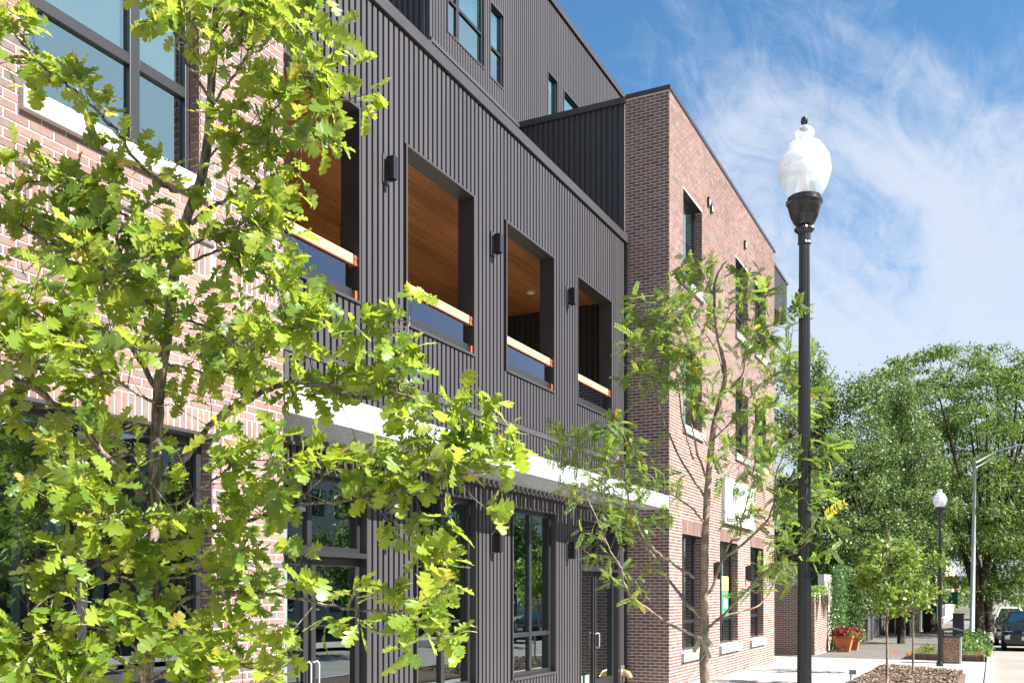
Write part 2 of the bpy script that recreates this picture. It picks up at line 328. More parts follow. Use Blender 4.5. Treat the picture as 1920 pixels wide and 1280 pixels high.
# ------------------------------------------------------------------ brick laying
CO, BL, JT = .0677, .2032, .0122
def segments(L0, L1, z, ops):
    cuts = [(a, b) for a, b, c, d in ops if c-.001 < z < d+.001]; xs = L0; res = []
    for a, b in sorted(cuts):
        if a > xs: res.append((xs, min(a, L1)))
        xs = max(xs, b)
    if xs < L1: res.append((xs, L1))
    return res
def lay(O, U, Nn, L0, L1, z0, z1, ops=(), off=0.0, soldiers=(), depth=.011, jit=.0016):
    """bricks of a face: O origin (u=0,z=0), U along, Nn outward; returns list of (corner, len, height, depth, soldier)"""
    out_ = []; k0 = int(math.ceil((z0-.001)/CO)); k1 = int(math.floor((z1+.001)/CO))
    for k in range(k0, k1):
        za = k*CO; zc = za+CO/2
        if any(a-.01 < zc < b+.01 and True for a, b, _, _ in soldiers):
            lims = [(c, d) for a, b, c, d in soldiers if a-.01 < zc < b+.01]
        else: lims = []
        sh = (BL/2 if k % 2 else 0)+off
        for a, b in segments(L0, L1, zc, list(ops)+[(c, d, za, za+CO) for c, d in lims]):
            i = math.floor((a-sh)/BL)
            while sh+i*BL < b-.004:
                x0 = max(a, sh+i*BL)+JT/2; x1 = min(b, sh+(i+1)*BL)-JT/2
                if abs(x0-JT/2-a) < .001: x0 -= JT/2
                if abs(x1+JT/2-b) < .001: x1 += JT/2
                if x1-x0 > .018: out_.append((x0, x1, za+JT/2, za+CO-JT/2))
                i += 1
    for a, b, c, d in soldiers:
        x = c
        while x < d-.03:
            x1 = min(x+CO, d)-JT
            if not any(p < (x+x1)/2 < q and r_ < (a+b)/2 < s_ for p, q, r_, s_ in ops): out_.append((x, x1, a+JT/2, b-JT/2))
            x += CO
    return out_
def bricks_mb(mb, O, U, Nn, items, depth=.0048, jit=.001, inset=0.0):
    O = Vector(O); U = Vector(U); Nn = Vector(Nn); Z = Vector((0, 0, 1))
    for x0, x1, za, zb in items:
        d = depth+random.uniform(-jit, jit)-inset; b = len(mb.v)
        for w in (0, d):
            for (i, j) in ((x0, za), (x1, za), (x1, zb), (x0, zb)): mb.v.append(tuple(O+U*i+Z*j+Nn*w))
        t = random.random()
        for q in ((4,5,6,7), (0,1,5,4), (1,2,6,5), (2,3,7,6), (3,0,4,7)): mb.f.append(tuple(b+i for i in q)); mb.t.append(t)
def wallsheet(mb, O, U, L0, L1, z0, z1, ops, jamb=0, into=None):
    O = Vector(O); U = Vector(U); Z = Vector((0, 0, 1))
    xs = sorted({L0, L1, *[max(L0, min(L1, v_)) for o in ops for v_ in o[:2]]}); zs = sorted({z0, z1, *[max(z0, min(z1, v_)) for o in ops for v_ in o[2:]]})
    for a, b in zip(xs, xs[1:]):
        for c, d in zip(zs, zs[1:]):
            mx_, mz_ = (a+b)/2, (c+d)/2
            if any(o[0] < mx_ < o[1] and o[2] < mz_ < o[3] for o in ops): continue
            mb.quadf([O+U*a+Z*c, O+U*b+Z*c, O+U*b+Z*d, O+U*a+Z*d])
    if jamb:
        J = Vector(into)*jamb
        for a, b, c, d in ops:
            for p, q in (((a, c), (a, d)), ((b, d), (b, c)), ((a, d), (b, d)), ((b, c), (a, c))):
                P0 = O+U*p[0]+Z*p[1]; P1 = O+U*q[0]+Z*q[1]; mb.quadf([P0, P1, P1+J, P0+J])

A, MT, PY = 6.1, 7.05, 9.6; PX = 19.75; TOP = 12.62
BX = Vector((1, 0, 0)); BY = Vector((0, 1, 0)); BZ = Vector((0, 0, 1))
bld = empty('apartment_building', (12, A, 0), 'four storey red brick and dark ribbed metal building with timber ceilinged loggia openings', 'building')
def part(mb, name, mat, par=None, **k):
    o = mb.build(name, mat, **k); q = par or bld; base = Vector((12, A, 0)); o.parent = q
    if q is bld: o.location = -base
    return o
def sub(me, name, par):
    o = bpy.data.objects.new(name, me); COL.objects.link(o); o.parent = par; return o

def window(par, x0, x1, z0, z1, y, mull=(), trans=(), glass=None, blind=None, room=1.8, fw=.06, name='window', lite=None, roomz=None):
    """frame of a window with its face at y; panes 3 cm behind; optional blind and room behind"""
    f = MB(); D0, D1 = y, y+.075
    f.box(x0, x0+fw, D0, D1, z0, z1); f.box(x1-fw, x1, D0, D1, z0, z1)
    f.box(x0+fw, x1-fw, D0+.001, D1, z0, z0+fw); f.box(x0+fw, x1-fw, D0+.001, D1, z1-fw, z1)
    for m, w_ in mull: f.box(m-w_/2, m+w_/2, D0-.004, D1, z0+fw, z1-fw)
    xs = [x0+fw]+[v_ for m, w_ in mull for v_ in (m-w_/2, m+w_/2)]+[x1-fw]; panes = []
    for k in range(0, len(xs), 2):
        zs = [z0+fw]
        for t, w_ in trans:
            f.box(xs[k], xs[k+1], D0+.002, D1, t-w_/2, t+w_/2); zs += [t-w_/2, t+w_/2]
        zs.append(z1-fw)
        for j in range(0, len(zs), 2): panes.append((xs[k], xs[k+1], zs[j], zs[j+1]))
    fo = part(f, name, M_frame, par, bevel=.004)
    for a, b, c, d in panes:
        q = MB(); ty = random.uniform(-.0015, .0015); q.quadf([(a, y+.036+ty, c), (b, y+.036-ty, c), (b, y+.036-ty, d), (a, y+.036+ty, d)])
        o = q.build('pane', glass or M_glass); o.parent = fo
    if blind:
        for a, b in zip(xs[::2], xs[1::2]):
            q = MB(); q.box(a+.01, b-.01, y+.10, y+.104, blind, z1-.02); q.box(a+.01, b-.01, y+.092, y+.11, blind-.03, blind-.001); o = q.build('roller_blind', M_blind); o.parent = fo
    if room:
        q = MB(); a, b, c, d = x0-.0, x1+.0, roomz or z0, z1; Y0, Y1 = y+.08, y+.08+room
        q.quadf([(a,Y1,c),(b,Y1,c),(b,Y1,d),(a,Y1,d)]); q.quadf([(a,Y0,c),(a,Y1,c),(a,Y1,d),(a,Y0,d)]); q.quadf([(b,Y0,c),(b,Y1,c),(b,Y1,d),(b,Y0,d)]); q.quadf([(a,Y0,d),(b,Y0,d),(b,Y1,d),(a,Y1,d)]); q.quadf([(a,Y0,c),(b,Y0,c),(b,Y1,c),(a,Y1,c)])
        o = q.build('room_lining', M_room if blind or lite else M_dark); o.parent = fo
    return fo

# ---- near brick wall (left of the picture)
LW_ops = [(-2, 6.42, .42, 3.385), (4.61, 6.27, 5.55, 8.1)]
sold = [(3.385, 3.385+.203, -1, 7.36), (4.74, 5.01, 4.43, 6.42), (4.74, 5.01, 6.72, 7.36)]
w = MB(); wallsheet(w, (0, A+.006, 0), BX, -1, 7.349, 0, TOP, LW_ops, .22, (0, 1, 0)); w.quadf([(7.349, A+.006, 0), (7.349, 7.3, 0), (7.349, 7.3, TOP), (7.349, A+.006, TOP)])
lw = part(w, 'brick_wall', M_mortar)
it = lay((0, A+.006, 0), BX, -BY, -.6, 7.36, 0, TOP, LW_ops, -.06, sold)
def vis(i):
    x = (i[0]+i[1])/2; z = (i[2]+i[3])/2; u, v_, d = proj((x, A, z)); return -20 < u < 560 and -20 < v_ < 1290
iv = [i for i in it if vis(i) and i[3]-i[2] < .07 and abs((i[1]-i[0])-(BL-JT)) < .002]
iv.sort(key=lambda i: -(i[1]-i[0])/(proj((i[0], A, i[2]))[2])); single = set(map(id, iv[:300]))
meb = {}
b1 = MB(); bricks_mb(b1, (0, 0, 0), BX, -BY, [(0, BL-JT, 0, CO-JT)], .006, 0)
b1.t = []; bm_ = bpy.data.meshes.new('brick'); bm_.from_pydata(b1.v, [], b1.f); bm_.materials.append(M_brick)
for i in it:
    if id(i) in single:
        o = bpy.data.objects.new('brick', bm_); COL.objects.link(o); o.parent = lw; o.location = (i[0], A+.006+random.uniform(-.0016, .0012), i[2])
m = MB(); rest = [i for i in it if id(i) not in single]
bricks_mb(m, (0, A+.006, 0), BX, -BY, [i for i in rest if i[3]-i[2] < .07]); bricks_mb(m, (0, A+.006, 0), BX, -BY, [i for i in rest if i[3]-i[2] >= .07 and i[2] < 4]); bricks_mb(m, (0, A+.006, 0), BX, -BY, [i for i in rest if i[3]-i[2] >= .07 and i[2] > 4], .006, .001, .003)
bricks_mb(m, (7.349, 0, 0), BY, BX, lay(None, None, None, A+.0125, 7.06, 0, TOP, (), .02))
jb = lay(None, None, None, A+.012, A+.22, .42, 3.385, (), .05); bricks_mb(m, (6.42+.0, 0, 0), BY, -BX, jb, .010)
jb = lay(None, None, None, A+.012, A+.22, 5.55, 8.1, (), .05); bricks_mb(m, (6.27, 0, 0), BY, -BX, jb, .010)
sub(m.mesh('brickwork', M_brick), 'brickwork', lw)['kind'] = 'stuff'
l = MB(); l.box(4.43, 6.42, A-.012, A+.02, 5.012, 5.03); l.box(6.72, 7.36, A-.012, A+.02, 5.012, 5.03); part(l, 'shadow_line_strip', M_trim)  # dark strips standing in for the shadow line above the recessed soldier panels
l = MB(); l.box(-1, 6.43, A-.03, A+.2, 3.355, 3.384); part(l, 'dark_lintel_soffit', M_trim, bevel=.003)
s = MB(); s.box(4.53, 6.36, A-.055, A+.16, 5.39, 5.548); part(s, 'stone_sill', M_stone, bevel=.006)
window(None, 4.61, 6.27, 5.55, 8.1, A+.12, [(5.66, .10)], [(6.30, .09)], M_glass2, 6.35)
window(None, .8, 6.41, .43, 3.354, A+.13, [(2.9, .08), (5.16, .09)], [(1.32, .07)], M_glass, None, 0)
s = MB(); s.box(.8, 6.41, A-.04, A+.16, .36, .425); part(s, 'stone_sill', M_stone, bevel=.006)
# studs, soffit and floor of the unfinished shop behind the near storefront
st = MB()
for k in range(14):
    x = 3.1+k*.42; st.box(x, x+.035, 7.15, 7.27, .1, 2.95); st.box(x, x+.12, 7.15, 7.153, .1, 2.95)
st.box(1, 9, 7.14, 7.28, 2.95, 3.0); part(st, 'stud_wall', M_stud)
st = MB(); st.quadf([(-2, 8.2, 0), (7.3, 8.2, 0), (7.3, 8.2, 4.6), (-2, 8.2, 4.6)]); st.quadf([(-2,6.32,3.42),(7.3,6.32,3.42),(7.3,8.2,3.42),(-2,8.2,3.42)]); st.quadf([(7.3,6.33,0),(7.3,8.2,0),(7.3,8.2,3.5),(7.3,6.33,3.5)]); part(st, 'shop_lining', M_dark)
c = MB(); c.box(-1, 7.37, A-.03, 7.4, TOP, TOP+.09); part(c, 'coping', M_trim)

# ---- right brick wing
WX1 = 30.72
upX = [(20.77, 22.34), (25.61, 27.11), (27.92, 29.50)]; gX = [(20.69, 22.32), (23.98, 25.91), (27.37, 29.14)]
W_ops = [(a, b, 8.96, 10.94) for a, b in upX]+[(a, b, 5.72, 7.46) for a, b in upX]+[(a, b, .70, 3.33) for a, b in gX]
wsold = [(3.33, 3.60, a-.02, b+.02) for a, b in gX]
w = MB(); wallsheet(w, (0, A+.006, 0), BX, PX+.006, WX1-.006, -.2, TOP, W_ops, .24, (0, 1, 0)); wallsheet(w, (PX+.006, 0, 0), BY, A+.006, MT+.06, 0, TOP, ())
wallsheet(w, (WX1-.006, 0, 0), BY, A+.006, 9.5, -.2, TOP, ())
rw = part(w, 'brick_wall', M_mortar); m = MB()
bricks_mb(m, (0, A+.006, 0), BX, -BY, lay(None, None, None, PX, WX1, -.2, TOP, W_ops, .03, wsold))
bricks_mb(m, (PX+.006, 0, 0), BY, -BX, lay(None, None, None, A+.0125, MT+.03, 0, TOP, (), .02))
bricks_mb(m, (WX1-.006, 0, 0), BY, BX, lay(None, None, None, A+.0125, 9.4, -.2, TOP, (), .02))
for a, b, c_, d in W_ops: bricks_mb(m, (b+.001, 0, 0), BY, -BX, lay(None, None, None, A+.012, A+.235, c_, d, (), .01), .010)
sub(m.mesh('brickwork', M_brick), 'brickwork', rw)['kind'] = 'stuff'
c = MB(); c.box(PX-.03, WX1+.03, A-.03, A+.3, TOP, TOP+.09); c.box(PX-.03, PX+.3, A+.3, MT+.02, TOP+.001, TOP+.089); part(c, 'coping', M_trim, bevel=.004)
for i, (a, b) in enumerate(upX):
    for z0, z1 in ((8.96, 10.94), (5.72, 7.46)):
        window(None, a+.005, b-.005, z0, z1-.005, A+.17, [(a+(b-a)*.36, .07)], [(z0+.62, .05)] if True else [], M_glass2, z0+.75 if (i+int(z0)) % 2 else z0+1.2, 1.2)
        s = MB(); s.box(a-.05, b+.05, A-.06, A+.2, z0-.17, z0-.002); part(s, 'stone_sill', M_stone, bevel=.006)
for a, b in gX:
    window(None, a+.005, b-.005, .705, 3.325, A+.17, [(a+(b-a)*.42, .08)], [(1.36, .07)], M_glass, None, 0)
    s = MB(); s.box(a-.06, b+.06, A-.07, A+.2, .50, .698); part(s, 'stone_sill', M_stone, bevel=.006)
lt = MB()
for a, b, c_, d in W_ops: lt.box(a+.001, b-.012, A+.012, A+.169, d-.014, d-.001)
part(lt, 'dark_lintel_soffit', M_frame)  # dark strips added under the window heads to give them a shaded soffit
st = MB(); st.quadf([(PX,10,-.2),(WX1,10,-.2),(WX1,10,3.6),(PX,10,3.6)]); st.quadf([(PX,6.35,3.4),(WX1,6.35,3.4),(WX1,10,3.4),(PX,10,3.4)]); st.quadf([(PX+.2,6.35,-.1),(WX1,6.35,-.1),(WX1,10,-.1),(PX+.2,10,-.1)]); st.quadf([(WX1-.05,6.35,-.2),(WX1-.05,10,-.2),(WX1-.05,10,3.4),(WX1-.05,6.35,3.4)]); part(st, 'shop_lining', M_room)
# end bay: metal screen at roof level, recess behind the brick corner
b_ = MB(); b_.box(WX1+.03, 34.2, 6.4, 9.4, 11.3, 12.72); part(b_, 'metal_roof_screen', M_rib); b_ = MB()
for k in range(27): x = WX1+.1+k*.127; b_.box(x, x+.08, 6.37, 6.4, 11.32, 12.66)
part(b_, 'screen_ribs', M_rib, kind='stuff'); b_ = MB(); b_.box(WX1+.02, 34.3, 6.34, 9.5, 12.66, 12.75); part(b_, 'coping', M_trim)
b_ = MB(); b_.box(WX1-.01, 34, 9.3, 12, -.3, 12.6); part(b_, 'metal_rear_wall', M_rib)
b_ = MB(); b_.box(WX1+.0, WX1+.9, 7.1, 7.9, 8.2, 9.9); b_.box(WX1, WX1+.9, 7.1, 7.9, 4.6, 5.6); part(b_, 'balcony_guard', M_frame)
b_ = MB(); b_.box(WX1-.0, WX1+.13, A+.1, A+.22, 4.75, 5.05); part(b_, 'wall_speaker', M_steel)

# ---- ribbed metal front
Mx0, Mx1 = 7.37, 19.70; MTOP = 9.60; PIT = .1232
UP = [(8.05, 9.92), (11.03, 12.89), (14.01, 15.88), (17.0, 18.81)]
GO = [(8.05, 10.08, 0.0, 3.40), (11.29, 12.95, .60, 3.42), (14.24, 15.95, .60, 3.42), (17.16, 19.22, 0.0, 3.40)]
M_ops = [(a, b, 5.62, 8.0) for a, b in UP]+GO
w = MB(); wallsheet(w, (0, MT+.055, 0), BX, Mx0-.05, Mx1+.05, 0, MTOP, [(a-.01, b+.01, c_-(.01 if c_ > .1 else 0), d+.01) for a, b, c_, d in M_ops]); mw = part(w, 'metal_cladding', M_rib)
q = MB(); e = [(0, .055), (.005, 0), (.083, 0), (.088, .055)]
for (a, b) in ((0, 1), (1, 2), (2, 3)): q.quadf([(e[a][0], e[a][1], 0), (e[b][0], e[b][1], 0), (e[b][0], e[b][1], 1), (e[a][0], e[a][1], 1)])
rib_me = q.mesh('cladding_rib', M_rib)
def ribs(par, x0, x1, z0, z1, ops):
    n_ = int((x1-x0)/PIT)
    for k in range(n_):
        xa = x0+k*PIT; xc = xa+.045; z = z0
        cuts = sorted([(c_-.03, d+.03) for a, b, c_, d in ops if a-.055 < xc < b+.055 and d > z0 and c_ < z1]); segs = []
        for c_, d in cuts:
            if c_ > z: segs.append((z, c_))
            z = max(z, d)
        if z < z1: segs.append((z, z1))
        for c_, d in segs:
            if d-c_ < .05: continue
            o = bpy.data.objects.new('cladding_rib', rib_me); COL.objects.link(o); o.parent = par; o.location = (xa, MT, c_); o.scale = (1, 1, d-c_)
ribs(mw, Mx0+.03, Mx1, .06, 4.70, M_ops); ribs(mw, Mx0+.03, Mx1, 4.81, MTOP-.12, M_ops)
b_ = MB(); b_.box(Mx0-.05, Mx1+.03, MT-.012, MT+.03, 4.71, 4.80); part(b_, 'belt_trim', M_rib)
b_ = MB(); b_.box(Mx0-.05, Mx1+.03, MT-.045, MT+.45, MTOP-.10, MTOP+.07); part(b_, 'coping', M_trim, bevel=.006)
b_ = MB(); b_.box(Mx1, Mx1+.05, MT-.02, MT+.05, 0, MTOP-.1); part(b_, 'corner_trim', M_trim)
for a, b, c_, d in M_ops:
    f = MB(); t = .035; y0, y1 = MT-.014, MT+.27; bt = c_ > .1
    f.box(a-t, a, y0, y1, c_-(t if bt else 0), d+t); f.box(b, b+t, y0, y1, c_-(t if bt else 0), d+t); f.box(a, b, y0, y1, d, d+t)
    if bt: f.box(a, b, y0-.012, y1, c_-t, c_)
    part(f, 'opening_surround', M_trim, bevel=.003)
for a, b, c_, d in GO[1:3]: window(None, a+.002, b-.002, c_+.002, d-.002, MT+.09, [(a+(b-a)*.50, .10)], [(1.30, .075)], M_glass, None, 0, .07)
# doors of the two entries
for (a, b, c_, d), side in ((GO[0], 0), (GO[3], 1)):
    fr = window(None, a+.002, b-.002, 2.50, d-.002, MT+.09, [(a+(b-a)*.5, .08)], [], M_glass, None, 0, .06, 'transom_window')
    t = MB(); t.box(a+.002, b-.002, MT-.02, MT+.16, 2.435, 2.498); part(t, 'transom_bar', M_frame, bevel=.003)
    xs = [(a+.01, a+1.0), (a+1.06, b-.01)] if side == 0 else [(a+.01, a+.93), (a+.98, b-.01)]
    for j, (xa, xb) in enumerate(xs):
        leaf = j == 1 or side == 0; dm = MB(); fw = .085 if leaf else .05; zb = .28 if leaf else .06; y = MT+.095
        dm.box(xa, xa+fw, y, y+.05, .01, 2.43); dm.box(xb-fw, xb, y, y+.05, .01, 2.43); dm.box(xa+fw, xb-fw, y, y+.05, .01, zb); dm.box(xa+fw, xb-fw, y, y+.05, 2.33, 2.43)
        do = part(dm, 'door' if leaf else 'sidelight', M_frame, bevel=.004)
        p = MB(); p.quadf([(xa+fw, y+.025, zb), (xb-fw, y+.025, zb), (xb-fw, y+.025, 2.33), (xa+fw, y+.025, 2.33)]); o = p.build('pane', M_glass); o.parent = do
        if leaf:
            h = MB(); hx = (xa+.045) if side == 1 or j == 1 else xb-.045; z_ = 1.06
            h.tube([(hx, y-.002, z_+.13), (hx, y-.055, z_+.15), (hx, y-.075, z_+.12), (hx, y-.075, z_-.12), (hx, y-.055, z_-.15), (hx, y-.002, z_-.13)], .012, 8); o = h.build('handle', M_steel, smooth=True); o.parent = do
        if side == 1 and j == 0:
            for k in range(2): n_ = MB(); n_.box(xa+.12+k*.34, xa+.36+k*.34, y+.015, y+.018, .22, .40); o = n_.build('notice', M_stud); o.parent = do
# ground floor interior behind the metal front
st = MB(); st.quadf([(7.4,11.5,0),(19.7,11.5,0),(19.7,11.5,4.6),(7.4,11.5,4.6)]); st.quadf([(7.4,7.35,3.45),(19.7,7.35,3.45),(19.7,11.5,3.45),(7.4,11.5,3.45)]); st.quadf([(7.4,7.33,.005),(19.7,7.33,.005),(19.7,11.5,.005),(7.4,11.5,.005)]); st.quadf([(19.72,7.33,0),(19.72,11.5,0),(19.72,11.5,3.5),(19.72,7.33,3.5)]); part(st, 'shop_lining', M_room)
# loggia behind the upper openings
lg = MB(); lg.quadf([(7.5,12,5.2),(19.65,12,5.2),(19.65,12,8.4),(7.5,12,8.4)]); lg.quadf([(7.5,7.32,5.2),(7.5,12,5.2),(7.5,12,8.4),(7.5,7.32,8.4)]); lg.quadf([(19.65,7.32,5.2),(19.65,12,5.2),(19.65,12,8.4),(19.65,7.32,8.4)])
lgw = part(lg, 'loggia_wall', M_trim)
rb = MB()
for k in range(34): y = 7.4+k*.135; rb.box(19.62, 19.65, y, y+.085, 5.25, 8.25)
part(rb, 'loggia_cladding', M_trim, kind='stuff')
fl = MB(); fl.box(7.5, 19.65, 7.32, 12, 5.12, 5.25); part(fl, 'loggia_floor', concretemat('loggia_floor', (.50,.43,.36)))
me = MB(); me.box(0, 12.1, 0, .296, 0, .05); cb = me.mesh('ceiling_board', M_wood); ce = MB(); ce.box(7.5, 19.65, 7.32, 12, 8.33, 8.4); ceo = part(ce, 'loggia_ceiling', M_dark)
for k in range(16):
    o = sub(cb, 'ceiling_board', ceo); o.location = (7.52, 7.32+k*.3, 8.27)
for x, y in ((12.6, 8.6), (15.6, 8.6), (18.2, 8.6), (12.6, 10.4), (15.6, 10.4)):
    d_ = MB(); d_.lathe((x, y, 8.235), [(.06, 0), (.085, .0), (.085, .03), (.06, .034)], 20); part(d_, 'ceiling_downlight', M_white)
co_ = MB(); co_.box(13.4, 13.7, 9.6, 9.9, 5.25, 8.27); co_.box(17.5, 17.8, 9.6, 9.9, 5.25, 8.27); part(co_, 'loggia_column', M_trim)
for a, b in UP:
    gr = MB(); gr.box(a+.07, b-.045, MT+.05, MT+.115, 6.085, 6.205); rl = part(gr, 'guard_rail', M_rail, bevel=.004)
    gl = MB(); gl.box(a+.03, b-.16, MT+.085, MT+.097, 5.655, 6.075); o = gl.build('guard_glass', M_guard); o.parent = rl
    gl = MB(); gl.box(a+.02, b-.05, MT+.072, MT+.082, 5.655, 5.775); o = gl.build('kick_strip', M_frame); o.parent = rl
    un = MB(); un.box(a+.02, b-.045, MT+.052, MT+.108, 6.074, 6.084); o = un.build('rail_angle', M_primer); o.parent = rl
    sh = MB(); sh.box(a+.02, b-.02, MT+.03, MT+.15, 5.622, 5.640); o = sh.build('sill_strip', M_rail); o.parent = rl
    for x in (a, b-.045):
        br = MB(); br.box(x+.002, x+.043, MT+.03, MT+.13, 6.06, 6.19); br.box(x+.012, x+.03, MT+.012, MT+.02, 6.055, 6.075); br.box(x+.012, x+.03, MT+.012, MT+.02, 6.14, 6.16); o = br.build('bracket', M_primer, bevel=.002); o.parent = rl
        br = MB(); br.box(x+.002, x+.043, MT+.02, MT+.14, 5.642, 5.75); o = br.build('bracket', M_primer, bevel=.002); o.parent = rl
# roof deck, return wall, recessed top storey
r_ = MB(); r_.box(7.4, PX, MT+.2, 13, 9.0, 9.2); part(r_, 'roof_deck', M_old)  # roof slab out of view, put in to block the light from above
r_ = MB(); r_.box(PX+.02, PX+.3, MT+.05, PY-.001, 9.1, 12.55); rt = part(r_, 'metal_return_wall', M_rib); b_ = MB()
for k in range(20): y = MT+.08+k*.127; b_.quadf([(PX+.02,y,9.2),(PX-.014,y+.011,9.2),(PX-.014,y+.011,12.53),(PX+.02,y,12.53)]); b_.quadf([(PX-.014,y+.011,9.2),(PX-.014,y+.078,9.2),(PX-.014,y+.078,12.53),(PX-.014,y+.011,12.53)]); b_.quadf([(PX-.014,y+.078,9.2),(PX+.02,y+.089,9.2),(PX+.02,y+.089,12.53),(PX-.014,y+.078,12.53)])
part(b_, 'return_ribs', M_rib, kind='stuff'); b_ = MB(); b_.box(PX-.06, PX+.35, MT+.021, PY-.01, 12.53, 12.66); part(b_, 'coping', M_trim)
PZ = 16.42; P0x, P1x = 15.80, 29.5; P_ops = [(16.5, 18.0, 13.06, 15.8), (18.30, 18.90, 13.04, 14.62), (21.29, 21.82, 12.7, 14.57), (22.26, 23.75, 12.7, 14.57)]
w = MB(); wallsheet(w, (0, PY+.03, 0), BX, P0x, P1x, 9.2, PZ, [(a-.01, b+.01, c_-.01, d+.01) for a, b, c_, d in P_ops]); w.quadf([(P0x, PY+.03, 9.2), (P0x, 14, 9.2), (P0x, 14, PZ), (P0x, PY+.03, PZ)]); w.quadf([(P1x, PY+.03, 9.2), (P1x, 14, 9.2), (P1x, 14, PZ), (P1x, PY+.03, PZ)])
pw = part(w, 'metal_cladding', M_rib); b_ = MB(); pt = .107
for k in range(int((P1x-P0x)/pt)):
    x = P0x+.03+k*pt; xc = x+.035; z = 9.3; segs = []
    for c_, d in sorted([(c_-.02, d+.02) for a, b, c_, d in P_ops if a-.05 < xc < b+.05]+([(12.52, 12.60)] if x < PX else [])):
        if c_ > z: segs.append((z, c_))
        z = max(z, d)
    segs.append((z, PZ-.1))
    for c_, d in segs:
        for (xa, ya), (xb, yb) in (((x, PY+.03), (x+.01, PY)), ((x+.01, PY), (x+.068, PY)), ((x+.068, PY), (x+.078, PY+.03))): b_.quadf([(xa, ya, c_), (xb, yb, c_), (xb, yb, d), (xa, ya, d)])
for k in range(30):
    y = PY+.1+k*pt*1.2; b_.box(P0x-.028, P0x, y, y+.07, 9.3, PZ-.1)
sub(b_.mesh('cladding_ribs', M_rib), 'cladding_ribs', pw)['kind'] = 'stuff'
b_ = MB(); b_.box(P0x-.05, P1x+.05, PY-.05, PY+.3, PZ-.1, PZ+.06); b_.box(P0x-.05, P0x+.2, PY+.3, 14, PZ-.1, PZ+.059); part(b_, 'coping', M_trim)
b_ = MB(); b_.box(P0x-.02, PX-.06, PY-.018, PY+.02, 12.53, 12.60); b_.box(P0x-.012, P0x+.05, PY-.018, PY+.03, 9.2, PZ-.1); part(b_, 'belt_trim', M_rib)
for j, (a, b, c_, d) in enumerate(P_ops):
    f = MB(); t = .03; f.box(a-t, a, PY-.014, PY+.1, c_-t, d+t); f.box(b, b+t, PY-.014, PY+.1, c_-t, d+t); f.box(a, b, PY-.014, PY+.1, d, d+t); f.box(a, b, PY-.014, PY+.1, c_-t, c_); part(f, 'opening_surround', M_rib)
    window(None, a, b, c_, d, PY+.035, [(a+(b-a)*.30, .10)] if j == 0 else ([(a+1.1, .1)] if j == 3 else []), [(c_+.70, .06)] if j < 2 else [], M_glass2, (13.95, 13.75, 14.35, 14.2)[j], 1.2, .035, lite=1)
w = MB(); w.box(7.4, 15.7, 13.5, 13.8, 9.2, 15.2); part(w, 'rear_storey_wall', M_rib)
# ---- galvanised sunshade over the shops
cx0, cx1 = 7.38, 19.70
f = MB(); f.box(cx0, cx1, A+.0, A+.012, 3.755, 4.055); f.box(cx0, cx1, A+.012, A+.07, 4.04, 4.054); f.box(cx0, cx1, A+.012, A+.09, 3.756, 3.768); can = part(f, 'sunshade', M_galv)
f = MB(); f.box(cx0, cx1, MT-.03, MT-.016, 3.70, 3.86); o = sub(f.mesh('wall_channel', M_trim), 'wall_channel', can)
f = MB(); f.box(cx0, cx1, MT-.06, MT-.016, 3.665, 3.70); o = sub(f.mesh('support_angle', M_trim), 'support_angle', can)
q = MB(); th = R(38); cdx, cdz = .155*math.cos(th), -.155*math.sin(th)
q.quadf([(0, A+.02, 0), (0, MT-.035, 0), (cdx, MT-.035, cdz), (cdx, A+.02, cdz)]); q.quadf([(0.003, A+.02, .004), (.003, MT-.035, .004), (cdx+.003, MT-.035, cdz+.004), (cdx+.003, A+.02, cdz+.004)]); q.quadf([(0, A+.02, 0), (0, MT-.035, 0), (.003, MT-.035, .004), (.003, A+.02, .004)])
sm = q.mesh('sunshade_blade', M_galv)
for k in range(70):
    x = cx0+.03+k*.175
    if x > cx1-.15: break
    o = sub(sm, 'sunshade_blade', can); o.location = (x, 0, 3.86)
# sign above the wing windows
f = MB(); f.box(24.15, 27.45, A-.09, A-.0, 3.78, 4.92); sg = part(f, 'sign_panel', plain('pale_sign_enamel', (.50,.60,.61), .35, 0, .5, .05, 2), bevel=.01)
f = MB(); f.box(24.15, 27.45, A-.10, A-.0905, 4.82, 4.925); f.box(24.15, 27.45, A-.10, A-.0905, 3.775, 3.88); f.box(25.6, 25.7, A-.10, A-.0905, 3.88, 4.82); o = sub(f.mesh('sign_border', M_white), 'sign_border', sg)
f = MB()
for k, (x, z0, z1) in enumerate(((25.9, 4.15, 4.62), (26.12, 4.2, 4.62), (26.34, 4.12, 4.6), (26.60, 4.18, 4.6), (26.85, 4.15, 4.58), (27.1, 4.15, 4.58))): f.box(x, x+.09, A-.115, A-.0905, z0, z1)
f.box(25.99, 26.34, A-.115, A-.0905, 4.53, 4.61); o = sub(f.mesh('sign_letter', M_white), 'sign_letter', sg)
